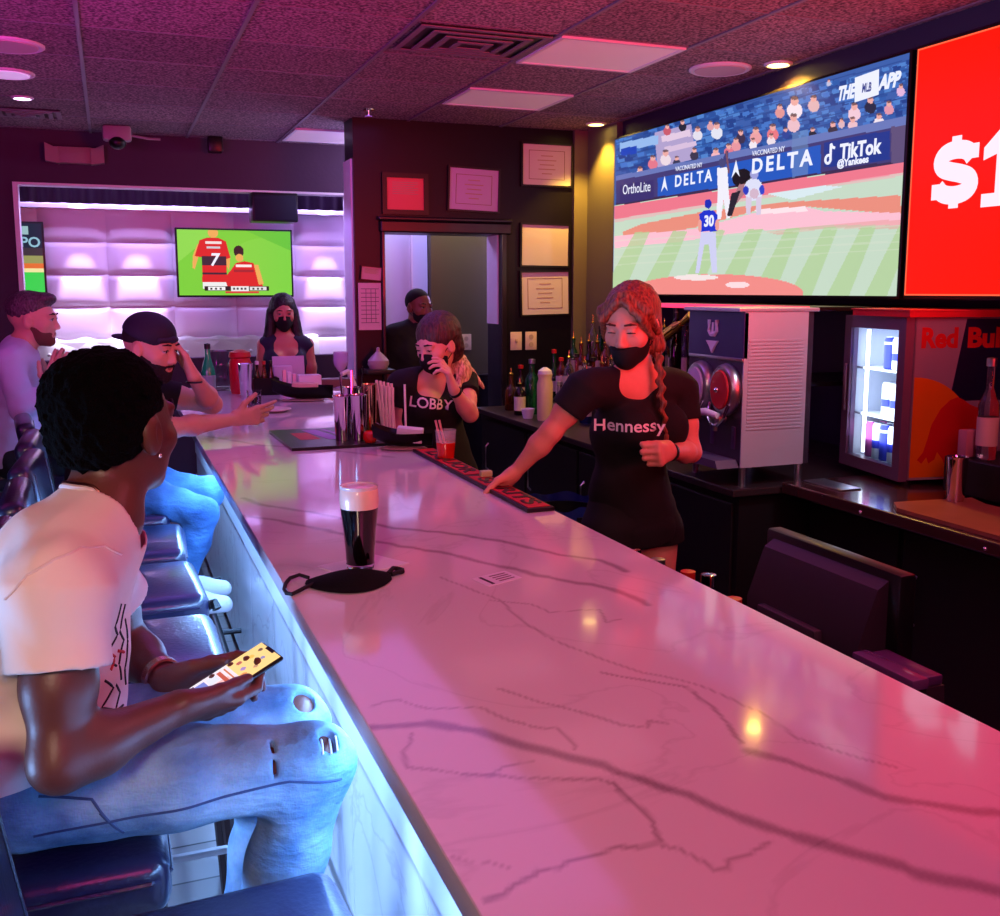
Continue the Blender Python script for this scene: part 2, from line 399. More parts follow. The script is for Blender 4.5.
t=thing('security_camera','white security camera hanging from the ceiling at the far left','camera',(.1,7.25,ZC))
B().box((-.09,-.05,-.10),(.09,.05,0),bev=.02).build('housing',mat('grey_white_plastic',(150,138,145),.5),t)
B().sph((0,-.02,-.11),(.055,.05,.045)).build('dome',m_black,t)
B().tube([(.09,-.02,-.06),(.2,-.02,-.075),(.27,-.02,-.075)],.008).build('cable',mat('grey_white_plastic',(150,138,145),.5),t)
t=thing('emergency_light','boxy white emergency light with two lamp heads above the niche opening','emergency light',(-.17,7.6,2.585))
B().box((-.11,-.07,-.055),(.11,0,.055),bev=.008).build('housing',mat('beige_plastic',(150,124,120),.5),t)
for s in(-1,1): B().prism([(.10*s,-.06),(.185*s,-.045),(.185*s,.075),(.13*s,.05),(.10*s,.05)],-.08,-.01,axis='y').build('lamp_head',mat('beige_plastic',(150,124,120),.5),t)
t=thing('ceiling_projector_box','small dark box under the ceiling right of the security camera','box',(.75,7.5,2.69))
B().box((-.05,-.04,-.05),(.05,.05,.06),bev=.01).build('housing',m_black,t)
# ---------------- lights
light('AREA',(.55,-.6,2.7),(255,70,158),27,1.2,sy=1.2,target=(.8,1.4,1.0),name='pink_bar_fill')  # unseen overhead light, added to turn the near bar top pink
light('AREA',(1.6,1.6,2.72),(255,100,165),12,.7,sy=1.6,target=(.9,1.9,1.0),name='pink_counter_fill')  # second added pink light above the bar, no fixture for it
light('AREA',(.9,4.6,2.72),(190,120,255),19,1.6,sy=3.2,target=(.9,4.6,1.0),name='violet_bar_fill')  # added violet light over the far bar, no fixture in the ceiling
light('AREA',(.375,2.6,1.02),(135,190,255),80,6.6,sy=.05,target=(.44,2.6,.5),name='bar_front_led_light')
light('AREA',(-2.6,2.0,.5),(140,185,255),42,1.0,sy=.5,target=(.46,2.1,.42),name='blue_panel_fill',spread=80)  # unseen low light, added to brighten the bar front and legs
light('AREA',(-.9,-.9,2.5),(255,215,190),4.6,.5,target=(-.12,1.6,1.15),name='warm_shirt_fill',spread=60)  # added warm fill aimed at the white t-shirt
light('AREA',(2.7,.6,1.9),(255,44,50),90,1.2,target=(2.2,1.6,2.75),name='red_ceiling_fill',spread=110)  # added upward fill that reddens the ceiling, in place of bounced light
light('AREA',(2.0,1.3,2.72),(255,175,190),9,.6,target=(1.7,3.0,1.2),name='bar_back_fill')  # added pinkish fill for the bartender behind the bar
light('AREA',(-1.6,2.6,1.9),(205,50,190),55,1.2,target=(-.9,3.4,2.75),name='violet_ceiling_fill',spread=120)  # added upward fill that tints the left ceiling violet
light('SPOT',(3.03,4.15,2.72),(255,190,60),70,.03,target=(3.10,4.15,1.5),angle=140,name='yellow_downlight')
light('SPOT',(2.98,6.02,2.72),(255,200,70),70,.03,target=(3.06,6.15,0),angle=95,name='yellow_downlight')
light('AREA',(.7,7.95,2.72),(196,172,255),66,2.4,sy=.2,target=(.7,8.1,1.2),name='niche_fill')  # general lavender fill added inside the niche, no cove there
for x in (-.185,.21,1.64): light('SPOT',(x,8.035,2.62),(235,205,255),400,.015,target=(x,8.10,1.2),angle=25,blend=.5,name='niche_downlight')
light('POINT',(2.15,7.45,2.62),(190,190,255),24,.06,name='corridor_fill')  # unseen fill added to brighten the pale corridor wall
light('POINT',(1.85,6.92,2.32),(175,145,255),9,.05,name='jamb_violet_fill')  # added behind the left wall to tint the door jamb
light('POINT',(2.55,6.95,2.6),(255,225,190),24,.1,name='corridor_fill')  # added warm fill for the olive corridor wall
light('POINT',(3.05,7.5,2.0),(190,170,255),22,.1,name='corridor_fill')  # added fill for the right corridor wall
light('SPOT',(.9,6.55,2.5),(170,130,255),26,.05,target=(1.46,6.48,1.75),angle=50,name='violet_column_fill')  # added spot that makes the column's side strip lavender
light('SPOT',(2.55,2.1,2.7),(225,228,255),55,.05,target=(2.48,3.3,1.28),angle=26,name='slush_side_fill')  # added spot brightening the steel side of the slush machine
w=bpy.data.worlds.new('World'); scn.world=w; w.use_nodes=True
w.node_tree.nodes['Background'].inputs[0].default_value=lin((90,45,95)); w.node_tree.nodes['Background'].inputs[1].default_value=.05
scn.view_settings.view_transform='Standard'; scn.view_settings.look='None'; scn.view_settings.exposure=0; scn.view_settings.gamma=1
try: scn.view_settings.use_curve_mapping=False
except Exception: pass
scn.cycles.use_denoising=True; scn.cycles.max_bounces=6; scn.cycles.sample_clamp_indirect=6
scn.cycles.caustics_reflective=False; scn.cycles.caustics_refractive=False
# ================================================================ bar
BX0,BX1,BZ=.31,1.13,1.07
def marble(name,vein,base=(232,222,228),rough=.10):
    m=bpy.data.materials.new(name); m.use_nodes=True; nt=m.node_tree; N=nt.nodes; L=nt.links; b=N['Principled BSDF']
    b.inputs['Roughness'].default_value=rough; b.inputs['Coat Weight'].default_value=.3; b.inputs['Coat Roughness'].default_value=.04
    a=N.new('ShaderNodeAttribute'); a.attribute_name='vein'
    g=N.new('ShaderNodeNewGeometry'); n=N.new('ShaderNodeTexNoise'); n.inputs['Scale'].default_value=1.6; n.inputs['Detail'].default_value=7; n.inputs['Distortion'].default_value=1.2
    L.new(g.outputs['Position'],n.inputs['Vector'])
    s=N.new('ShaderNodeMath'); s.operation='SUBTRACT'; L.new(n.outputs['Fac'],s.inputs[0]); s.inputs[1].default_value=.5
    ab=N.new('ShaderNodeMath'); ab.operation='ABSOLUTE'; L.new(s.outputs[0],ab.inputs[0])
    r=N.new('ShaderNodeMapRange'); L.new(ab.outputs[0],r.inputs['Value']); r.inputs['From Min'].default_value=0; r.inputs['From Max'].default_value=.012; r.inputs['To Min'].default_value=vein; r.inputs['To Max'].default_value=0
    ad=N.new('ShaderNodeMath'); ad.operation='ADD'; ad.use_clamp=True; L.new(r.outputs[0],ad.inputs[0]); L.new(a.outputs['Fac'],ad.inputs[1])
    mx=N.new('ShaderNodeMix'); mx.data_type='RGBA'; mx.inputs['A'].default_value=lin(base); mx.inputs['B'].default_value=lin((118,92,104)); L.new(ad.outputs[0],mx.inputs['Factor']); L.new(mx.outputs['Result'],b.inputs['Base Color'])
    return m
m_marble=marble('pale_marble_countertop',.12); m_marble2=marble('pale_marble_panel',.22,(225,228,238),.25)
veins=[([(340,728),(372,727),(430,723),(480,733),(545,750),(600,765),(640,779),(690,797),(740,815),(800,838),(850,850),(900,865),(945,882),(1000,891),(1060,905)],.010,.62),
([(750,752),(790,762),(830,776),(870,791),(905,800),(950,807),(1000,815),(1060,825)],.008,.55),
([(600,672),(640,680),(685,686),(700,698),(722,715),(735,735),(750,752)],.003,.55),
([(243,498),(262,505),(310,512),(350,520),(395,528),(440,532),(500,541),(560,555),(600,560),(637,575)],.009,.55),
([(225,514),(270,519),(310,527),(350,536),(400,546),(440,552),(500,566),(560,580),(610,588),(640,600),(657,612)],.009,.55),
([(440,577),(500,600),(520,620),(560,643),(600,658),(640,672),(700,685),(760,712),(800,740),(860,758),(930,775)],.0028,.4),
([(490,600),(530,604),(550,612),(600,610),(605,622),(640,617)],.0025,.4),
([(372,706),(400,700),(430,709),(480,708),(510,720),(530,726),(560,730),(575,745),(570,752)],.003,.4),
([(412,735),(403,752),(408,768),(490,774),(520,762),(545,755)],.003,.45),
([(490,774),(520,779),(560,778),(600,781),(622,786)],.003,.4),
([(615,784),(630,800),(655,822),(662,845),(620,850),(570,862),(538,872),(525,880),(505,895),(470,910)],.0035,.55),
([(662,845),(700,858),(718,870),(730,862),(760,848),(785,840)],.003,.45),
([(450,860),(490,865),(530,872)],.002,.35),
([(500,690),(560,706),(600,718),(640,728),(652,722),(680,723)],.003,.4),
([(205,436),(260,445),(330,450),(400,458)],.012,.35)]
NX=150; NY=1150; Y0b,Y1b=-.3,6.55
gx=np.linspace(BX0+.002,BX1-.002,NX+1); gy=np.linspace(Y0b,Y1b,NY+1); GX,GY=np.meshgrid(gx,gy)
val=np.zeros(GX.shape,np.float32); rs=np.random.RandomState(3)
for pts,w_,st in veins:
    P=[atz(x,y,BZ) for x,y in pts]; Q=[]
    for a,b_ in zip(P,P[1:]):
        n=max(2,int((b_-a).length/.03))
        for k in range(n): 
            q=a.lerp(b_,k/n); Q.append((q.x+rs.randn()*.0016,q.y+rs.randn()*.0035))
    for (x0,y0),(x1,y1) in zip(Q,Q[1:]):
        ww=w_*(.75+.5*rs.rand())
        m=(GX>min(x0,x1)-.04)&(GX<max(x0,x1)+.04)&(GY>min(y0,y1)-.04)&(GY<max(y0,y1)+.04)
        if not m.any(): continue
        X_=GX[m]; Y_=GY[m]; dx,dy=x1-x0,y1-y0; u=np.clip(((X_-x0)*dx+(Y_-y0)*dy)/(dx*dx+dy*dy+1e-9),0,1)
        d=np.hypot(X_-x0-u*dx,Y_-y0-u*dy); v=st*np.clip(1.5-d/ww,0,1)
        val[m]=np.maximum(val[m],v)
co=np.stack([GX,GY,np.full_like(GX,BZ)],-1).reshape(-1,3); idx=np.arange((NX+1)*(NY+1)).reshape(NY+1,NX+1)
F=np.stack([idx[:-1,:-1],idx[:-1,1:],idx[1:,1:],idx[1:,:-1]],-1).reshape(-1,4)
me=mesh_from('surface',co,F); at_=me.attributes.new('vein','FLOAT','POINT'); at_.data.foreach_set('value',val.ravel())
bt=thing('bar_countertop','long pale marble bar countertop with grey veins under the pint of stout','countertop',(0,0,0))
me.materials.append(m_marble); o=bpy.data.objects.new('marble_surface',me); COL.objects.link(o); o.parent=bt
b=B(); b.box((BX0,Y0b,BZ-.036),(BX1,Y1b,BZ-.0006),bev=.002); b.build('slab_edge',mat('marble_edge',(205,200,210),.2),bt)
b=B(); b.box((BX1,5.75,BZ-.036),(1.46,Y1b,BZ),bev=.002); b.build('return_slab',m_marble,bt)
bs=thing('bar_cabinet','white veined marble clad front of the bar below the countertop','bar front',(0,0,0))
b=B(); b.box((.46,Y0b+.05,.66),(.50,Y1b,BZ-.036)); b.build('upper_band',mat('marble_edge2',(228,230,240),.25),bs,smooth=None)
b=B()
y=Y0b+.05
while y<Y1b: b.box((.466,y+.001,.08),(.50,min(y+.6,Y1b)-.001,.659)); y+=.6
b.build('marble_panels',m_marble2,bs,smooth=None)
b=B(); b.box((.5,Y0b+.05,0),(.54,Y1b,BZ-.037)); b.box((.5,Y1b-.1,0),(1.46,Y1b,BZ-.037)); b.box((1.10,5.75,0),(1.46,5.8,BZ-.037)); b.box((.54,Y0b+.05,.0),(.9,5.8,.6)); b.build('carcass',m_black,bs,smooth=None)
B().box((.49,Y0b+.06,0),(.50,Y1b,.08)).build('kick_plate',m_black,bs,smooth=None)
tag(B().box((.40,Y0b+.1,BZ-.046),(.425,Y1b,BZ-.0365)).build('led_strip',mat('blue_white_led',(200,220,255),.4,emit=(95,150,255),es=9)),'blue white light strip under the overhang of the bar countertop','light strip')
b=B(); b.tube([(.37,-.2,.2),(.37,6.4,.2)],.02,n=12)
fr=tag(b.build('foot_rail',m_dark),'dark metal foot rail running along the bottom of the bar front','foot rail')
for k in range(8): B().tube([(.37,.1+.85*k,.2),(.47,.1+.85*k,.2)],.012,n=8).build('bracket',m_dark,fr)
# ================================================================ screens
def screen(name,label,cat,M,W,H,pic,depth=.05,bez=.012,es=1.,parent_extra=None,mname='screen_picture'):
    t=thing(name,label,cat); t.matrix_world=M
    B().box((-W/2-bez,-H/2-bez,-depth),(W/2+bez,H/2+bez,-.002),bev=.004).build('casing',m_black,t)
    if pic is not None: pic.build('picture',Matrix.Translation((0,0,.0)),W,H,t,es,mname)
    return t
# -- baseball wall
import random as _r
Y0s,Y1s,Z0s,Z1s=3.315,5.85,1.655,2.625
W=Y1s-Y0s; H=Z1s-Z0s
p=Pic(460,190,(60,95,170)); R=_r.Random(5)
# the broadcast picture is laid out in the frame of a close-up view of the screen
def to_crop(q):
    v=Vector(q)-CAM; d=v.dot(FW); return ((CX+FPX*v.dot(RT)/d-600)/.32,(CY-FPX*v.dot(UP)/d-40)/.32)
def from_crop(x,y): q=atx(600+x*.32,40+y*.32,3.05); return (Y1s-q.y)/W,(Z1s-q.z)/H
_yy=Y1s-p.X*W; _zz=Z1s-p.Y*H
_dx=3.05-CAM.x; _v=[3.05*RT[i] if 0 else None for i in range(3)]
_d=3.05*FW.x+_yy*FW.y+(_zz-CAMZ)*FW.z; _u=3.05*RT.x+_yy*RT.y; _w=3.05*UP.x+_yy*UP.y+(_zz-CAMZ)*UP.z
p.X=(CX+FPX*_u/_d-600)/.32; p.Y=(CY-FPX*_w/_d-40)/.32
def top(x): return 300-(x-50)*.262
def brd(x): return 428-(x-50)*.205   # upper edge of the board wall
for k in range(700):
    x=50+R.random()*920; y=top(x)+R.random()*(brd(x)-top(x)); c=R.choice([(48,92,170),(70,118,200),(44,80,155),(36,66,140),(80,130,205)])
    p.poly([(x,y),(x+22,y-5),(x+24,y+8),(x+3,y+13)],c)
for k in range(6):
    f0=k/6.; p.poly([(50,300+128*f0),(970,58+175*f0),(970,62+175*f0),(50,304+128*f0)],(38,68,140),.7)
p.poly([(170,290),(285,262),(300,372),(180,400)],(176,160,205)); p.poly([(190,300),(280,280),(285,300),(195,320)],(225,200,225)); p.poly([(200,335),(300,315),(302,330),(205,352)],(215,190,220))
p.poly([(62,322),(182,297),(182,325),(62,350)],(150,185,235)); p.poly([(66,340),(115,330),(115,355),(66,362)],(30,70,185))
for (x,y,s_,c) in ((365,275,1.2,(225,225,240)),(305,285,1,(225,220,235)),(258,262,.8,(40,40,60)),(210,275,.8,(200,90,110)),(165,375,1,(225,120,140)),(205,360,1.1,(235,215,225)),(240,375,.8,(60,60,90)),(125,410,1,(225,225,240)),(295,350,.9,(60,55,80)),(562,215,1,(225,150,150)),(608,200,1.6,(245,225,235)),(605,250,1.3,(235,190,200)),(668,190,1.2,(225,180,185)),(795,215,1.3,(240,200,215)),(790,255,1,(235,190,200)),(845,195,1.2,(40,42,70)),(903,205,1,(225,150,170)),(872,245,1.1,(240,225,235)),(728,270,1,(60,50,70)),(540,280,1.2,(230,120,130)),(487,290,1.2,(235,160,165)),(440,295,1,(60,50,80)),(425,320,1,(230,150,160)),(402,338,1,(225,120,140)),(362,352,1,(240,180,190)),(535,305,.9,(235,220,230)),(478,318,.8,(240,230,240)),(580,285,.8,(50,70,150)),(665,285,.8,(40,40,60)),(940,150,.9,(225,180,220)),(755,255,.7,(220,180,190)),(715,130,.5,(190,190,220)),(345,262,.7,(220,160,170))):
    p.ell(x,y+13*s_,15*s_,16*s_,c); p.ell(x,y-6*s_,8*s_,9*s_,(235,170,165)); p.ell(x,y-12*s_,8*s_,4*s_,(60,45,60),.8)
p.poly([(50,425),(970,235),(970,268),(50,442)],(105,120,185)); p.poly([(50,440),(970,262),(970,382),(50,520)],(66,60,118)); p.poly([(50,510),(970,370),(970,384),(50,522)],(60,45,80))
p.poly([(62,455),(168,436),(168,495),(62,512)],(58,50,112)); p.poly([(180,432),(690,328),(690,415),(180,490)],(36,88,190)); p.poly([(700,320),(906,282),(906,375),(700,398)],(34,56,140)); p.poly([(910,272),(970,262),(970,380),(910,386)],(95,80,120))
p.poly([(600,290),(650,280),(650,420),(600,430)],(110,140,190),.5)
p.poly([(45,518),(970,380),(970,830),(40,830)],(196,216,196))
p.poly([(45,520),(970,380),(970,412),(45,560)],(236,120,140)); p.poly([(45,560),(970,410),(970,420),(45,570)],(238,170,180),.6)
p.poly([(520,480),(700,455),(760,458),(600,500)],(215,232,238))
p.poly([(70,600),(130,575),(330,535),(560,508),(940,485),(940,545),(640,520),(500,530),(300,585),(120,620),(75,620)],(232,142,125))
p.poly([(45,612),(300,590),(520,530),(640,520),(700,535),(940,540),(940,578),(700,578),(450,600),(250,630),(45,650)],(248,190,208)); p.poly([(480,530),(640,520),(650,535),(500,545)],(250,225,232))
p.poly([(520,600),(700,578),(940,560),(940,590),(700,590),(560,610)],(228,150,140),.5)
for k in range(9):
    x=60+118*k; p.poly([(x-60,800),(x+10,800),(x+95,600-k*3),(x+50,600-k*3)],(176,206,150),.8)
for k in range(4): p.poly([(45,700-25*k),(970,650-25*k),(970,655-25*k),(45,705-25*k)],(215,222,205),.35)
p.ell(360,790,275,58,(240,140,135)); p.ell(300,742,70,9,(242,225,225)); p.ell(430,765,38,10,(250,225,230),.9)
wt=(238,236,248)
p.poly([(366,400),(398,398),(402,470),(410,552),(396,560),(386,500),(378,560),(362,560),(368,480)],wt); p.ell(382,384,12,14,(70,70,120)); p.poly([(384,372),(394,345),(402,348),(398,380)],(60,60,120)); p.line(395,352,402,410,3,(120,80,100))
p.ell(445,432,32,30,(26,22,30)); p.poly([(436,450),(462,450),(452,480),(420,520),(408,552),(396,548),(410,500)],(170,120,130)); p.poly([(410,480),(440,470),(412,550),(398,550)],(40,36,50))
p.ell(480,468,30,36,(220,222,245)); p.ell(482,420,13,15,(160,160,215)); p.ell(456,470,9,14,(40,60,190)); p.ell(506,468,8,16,(50,70,200)); p.poly([(456,490),(475,492),(470,545),(456,545)],(215,200,225)); p.poly([(488,490),(506,490),(502,545),(488,545)],(215,200,225)); p.ell(482,480,14,16,(200,120,140),.5)
p.poly([(316,600),(362,600),(366,728),(350,728),(340,640),(326,640),(310,728),(298,728)],(205,205,240)); p.poly([(310,545),(325,532),(355,532),(368,548),(366,598),(314,598)],(28,52,205)); p.ell(338,512,11,15,(24,46,180)); p.ell(312,580,6,20,(235,160,150)); p.ell(366,578,6,18,(235,160,150))
MB=frame((3.05,(Y0s+Y1s)/2,(Z0s+Z1s)/2),(0,-1,0),(0,0,1))
tv=screen('video_wall','large wide screen on the right wall showing a baseball game','screen',MB,W,H,p,depth=.07,es=1.05)
tv_white=mat('screen_white_text',(0,0,0),.4,emit=(235,238,255),es=1.05)
def TT(s,xa,ya,xb,yb,size,m=tv_white,**k):
    ua,va=from_crop(xa,ya); ub,vb=from_crop(xb,yb)
    a_=Vector(((ua-.5)*W,(.5-va)*H)); b_=Vector(((ub-.5)*W,(.5-vb)*H)); c_=(a_+b_)/2; d_=b_-a_
    M=Matrix.Translation((c_.x,c_.y,.0014))@Matrix.Rotation(math.atan2(d_.y,d_.x),4,'Z')
    return text(s,size,m,M,tv,ext=.0004,width=d_.length,**k)
TT('DELTA',234,444,350,424,.088,bold=.002,sp=1.35); TT('DELTA',474,398,664,368,.10,bold=.003,sp=1.35)
for x,y in ((202,452),(425,405)):
    u,v=from_crop(x,y); bb=B(); h=.048
    bb.prism([(-.036,-h*.8),(0,h),(0,-h*.2)],0,.0008); bb.prism([(.036,-h*.8),(0,h),(0,-h*.2)],0,.0008)
    bb.build('triangle_emblem',tv_white,tv,smooth=None,M=Matrix.Translation(((u-.5)*W,(.5-v)*H,.001)))
TT('OrthoLite',72,470,158,458,.085); TT('TikTok',748,352,880,332,.088,bold=.003); TT('@Yankees',742,388,840,372,.042,bold=.0015)
u,v=from_crop(722,350)
bb=B(); bb.tube([(.0,.035,0),(.0,-.03,0)],.006); bb.tube([(.018*math.cos(a)-.016,.018*math.sin(a)-.03,0) for a in np.linspace(0,2*PI,14)],.006); bb.tube([(0,.035,0),(.01,.02,0),(.026,.014,0)],.006)
bb.build('note_emblem',tv_white,tv,M=Matrix.Translation(((u-.5)*W,(.5-v)*H,.001)))
TT('THE',742,172,796,160,.080,shear=.25,bold=.004); TT('APP',868,138,940,122,.080,shear=.25,bold=.004)
u,v=from_crop(834,144); bb=B().box((-.073,-.052,0),(.073,.052,.0008),bev=.0004)
bb.build('badge',tv_white,tv,M=Matrix.Translation(((u-.5)*W,(.5-v)*H,.001))@Matrix.Rotation(.05,4,'Z'))
TT('MLB',820,152,849,147,.05,m=mat('screen_navy_text',(0,0,0),.4,emit=(45,60,140),es=1),bold=.002)
TT('30',326,568,356,566,.08,bold=.003)
TT('VACCINATED NY',476,356,578,340,.035); TT('VACCINATED NY',236,404,320,390,.035)
# -- red promotional screen
Y0r,Y1r=1.55,3.27; W2=Y1r-Y0r; H2=H
p=Pic(8,8,(255,24,6))
MR=frame((3.05,(Y0r+Y1r)/2,(Z0s+Z1s)/2+.003),(0,-1,0),(0,0,1))
tr=screen('promotion_screen','bright red screen with a white dollar price on the right wall','screen',MR,W2,H2,p,depth=.07,es=1.05,mname='red_screen_picture')
tw=mat('screen_pale_text',(0,0,0),.4,emit=(255,226,240),es=1.15)
def onred(x,y): q_=atx(x,y,3.05); return ((Y0r+Y1r)/2-q_.y, q_.z-(Z0s+Z1s)/2-.003)
xa,za=onred(932,172); xb,_z=onred(980,172); _x,zt=onred(956,136); _x,zb=onred(956,208)
w_=xb-xa; h_=zt-zb; FL=Matrix.Translation(((xa+xb)/2,(zt+zb)/2,.0012))@Matrix.Scale(.02,4,(0,0,1))
sp_=[(.34,.20),(.24,.33),(0,.37),(-.24,.33),(-.34,.20),(-.28,.08),(-.1,.02),(.12,-.03),(.30,-.10),(.35,-.23),(.24,-.34),(0,-.38),(-.24,-.34),(-.36,-.22)]
sp_=[(x,y*.86) for x,y in sp_]
for _ in range(2): sp_=[sp_[0]]+[((a[0]*u+c[0]*(1-u)),(a[1]*u+c[1]*(1-u))) for a,c in zip(sp_,sp_[1:]) for u in (.75,.25)]+[sp_[-1]]
q=B(); q.tube([(x*w_,y*h_,0) for x,y in sp_],.145*w_,n=12,M=FL); q.box((-.10*w_,.30*h_,-.004),(.10*w_,.5*h_,.004),M=FL); q.box((-.10*w_,-.5*h_,-.004),(.10*w_,-.30*h_,.004),M=FL); q.box((.24*w_,.16*h_,-.004),(.46*w_,.36*h_,.004),M=FL); q.box((-.48*w_,-.36*h_,-.004),(-.26*w_,-.14*h_,.004),M=FL)
q.build('dollar_sign',tw,tr,smooth=None)
xa2,_z=onred(983,172); w1=.20; h1=h_*1.05
q=B(); q.prism([(x*w1,y*h1) for x,y in ((-.5,.26),(-.1,.5),(.24,.5),(.24,-.33),(.5,-.33),(.5,-.5),(-.5,-.5),(-.5,-.33),(-.2,-.33),(-.2,.16),(-.5,.10))],0,.0008,M=Matrix.Translation((xa2+w1/2,(zt+zb)/2,.0008)))
q.build('digit_one',tw,tr,smooth=None)
edge=mat('screen_orange_edge',(0,0,0),.4,emit=(255,96,60),es=1.3)
bb=B(); t_=.006
bb.box((-W2/2,H2/2-t_,0),(W2/2,H2/2,.0008)); bb.box((-W2/2,-H2/2,0),(W2/2,-H2/2+t_,.0008)); bb.box((-W2/2,-H2/2,0),(-W2/2+t_,H2/2,.0008))
bb.build('glowing_border',edge,tr,smooth=None)
# -- soccer tv in the niche
def soccer():
    p=Pic(220,128,(120,205,60)); R=_r.Random(2)
    p.poly([(0,0),(.35,0),(0,.5)],(140,215,80)); p.ell(.8,.6,.4,.5,(135,212,75),.5); p.poly([(.6,0),(1,0),(1,.3)],(105,195,60))
    red=(215,40,40); blk=(50,40,55); sk=(235,170,90)
    p.poly([(.13,.38),(.17,.22),(.20,.24),(.17,.45),(.14,.60),(.12,.58)],sk); p.poly([(.42,.22),(.455,.4),(.44,.62),(.42,.55)],sk)
    p.poly([(.145,.40),(.19,.16),(.25,.12),(.36,.12),(.42,.17),(.455,.42),(.42,.44),(.42,.80),(.20,.80),(.21,.42)],red)
    p.rect(.205,.40,.42,.54,blk); p.rect(.205,.65,.42,.68,blk); p.rect(.205,.80,.42,.90,(235,235,235)); p.ell(.31,.04,.045,.08,sk); p.rect(.24,.17,.38,.21,(240,220,220)); p.rect(.25,.25,.37,.28,(200,200,210))
    p.ell(.53,.32,.045,.09,(40,30,35)); p.ell(.535,.42,.035,.06,sk); p.poly([(.46,.60),(.50,.50),(.58,.47),(.66,.50),(.72,.75),(.74,.88),(.42,.88),(.40,.72)],red)
    p.poly([(.66,.52),(.70,.52),(.745,.82),(.70,.84)],sk); p.rect(.50,.52,.64,.56,(245,230,230)); p.rect(.48,.60,.66,.64,blk,.5)
    p.rect(.22,.86,.79,.93,(30,30,35)); p.rect(.25,.87,.40,.92,(240,240,240)); p.rect(.45,.86,.61,.95,(230,230,230)); p.rect(.62,.87,.77,.92,(225,225,225)); p.rect(.40,.94,.7,.97,(215,60,60))
    for x in (.27,.31,.35,.47,.50,.535,.57,.64,.68,.72): p.rect(x,.88,x+.018,.915,(60,60,65))
    return p
xa,xb=aty(178,260,7.98).x,aty(291,260,7.98).x
M=frame(((xa+xb)/2,7.98,1.885),(1,0,0),(0,0,1)); W3=xb-xa; H3=.49
tv2=screen('television','wall mounted television in the niche showing two football players in red shirts','television',M,W3,H3,soccer(),depth=.06,bez=.014,es=1.1)
B().box((-.12,-.1,-.20),(.12,.1,-.06)).build('wall_bracket',m_dark,tv2)
text('7',.13,mat('screen_white_text'),Matrix.Translation((-.19*W3,.04*H3,.001)),tv2,bold=.003,shear=.15,ext=.0004)
# -- second tv, cut by the opening edge
p=Pic(120,128,(60,170,70)); p.rect(0,0,1,.35,(26,38,60)); p.rect(.2,.04,.9,.16,(150,185,190)); p.rect(0,.34,1,.45,(60,50,60)); p.rect(.2,.36,.7,.42,(225,225,230)); p.rect(0,.45,1,.56,(150,150,90)); p.rect(0,.56,1,.63,(225,110,50)); p.rect(0,.63,1,.69,(240,225,160)); p.rect(0,.69,1,1,(60,205,80))
p.ell(.5,.22,.08,.05,(120,150,150))
M=frame((-.86,7.98,1.90),(1,0,0),(0,0,1))
tv3=screen('television','television at the far left of the niche with a green field picture','television',M,.86,.5,p,depth=.06,bez=.014,es=1.1)
text('TSPO',.10,mat('screen_pale_blue_text',(0,0,0),.4,emit=(150,200,220),es=.9),Matrix.Translation((.30,.115,.001)),tv3,bold=.002,ext=.0004)
B().box((-.12,-.1,-.20),(.12,.1,-.06)).build('wall_bracket',m_dark,tv3)
# black loudspeaker hanging in the opening
t=thing('loudspeaker','black loudspeaker box hanging at the top of the niche opening','loudspeaker',(1.165,7.66,2.275))
B().box((-.165,-.10,-.10),(.165,.10,.11),bev=.01).build('cabinet',m_black,t)
B().box((-.15,-.108,-.09),(.15,-.1,.09),bev=.004).build('grille',mat('speaker_cloth',(24,26,52),.8),t)
B().tube([(0,0,.105),(0,0,.125)],.02).build('mount',m_dark,t)
# ================================================================ back bar
m_cab=mat('black_cabinet',(20,15,18),.45); m_top=mat('dark_stone_top',(48,36,38),.3,var=.4,vscale=12)
t=thing('back_bar_cabinet','black back bar cabinet carrying the slush machine and the liquor bottles','cabinet',(0,0,0))
B().box((2.30,3.30,.08),(XR-.005,6.28,.87)).build('body',m_cab,t,smooth=None)
B().box((2.25,3.27,.87),(XR-.005,6.30,.90),bev=.004).build('worktop',m_top,t,smooth=None)
B().box((2.34,3.32,0),(XR-.01,6.26,.08)).build('plinth',m_black,t,smooth=None)
for k in range(4):
    y=3.33+.72*k; d=B().box((2.285,y,.12),(2.30,y+.69,.83),bev=.004).build('door',m_cab,t,smooth=None)
    B().tube([(2.285,y+.62,.5),(2.265,y+.62,.52),(2.265,y+.62,.66),(2.285,y+.62,.68)],.006).build('handle',m_steel,d)
t=thing('back_bar_counter','dark wooden back bar counter under the energy drink cooler','counter',(0,0,0))
B().box((2.66,.6,0),(XW-.005,3.24,.08)).build('plinth',m_black,t,smooth=None)
B().box((2.62,.6,.08),(XW-.005,3.25,.87)).build('body',m_cab,t,smooth=None)
B().box((2.47,.6,.875),(XW-.005,3.26,.92),bev=.006).build('worktop',mat('dark_walnut_top',(62,40,38),.22,var=.3,vscale=4,coat=.5),t,smooth=None)
for k in range(5):
    y=.68+.52*k; d=B().box((2.605,y,.12),(2.62,y+.49,.83),bev=.004).build('door',m_cab,t,smooth=None)
    B().tube([(2.605,y+.42,.5),(2.585,y+.42,.52),(2.585,y+.42,.66),(2.605,y+.42,.68)],.006).build('handle',m_steel,d)
for y in (2.25,2.80): B().sph((2.468,y,.893),.007,10).build('screw_head',m_chrome,t)
t=thing('bar_sink_rim','steel rim lying along the wall edge behind the slush machine','tray',(0,0,0))
B().box((2.56,3.02,.9205),(2.66,3.24,.926),bev=.002).build('plate',m_steel,t)
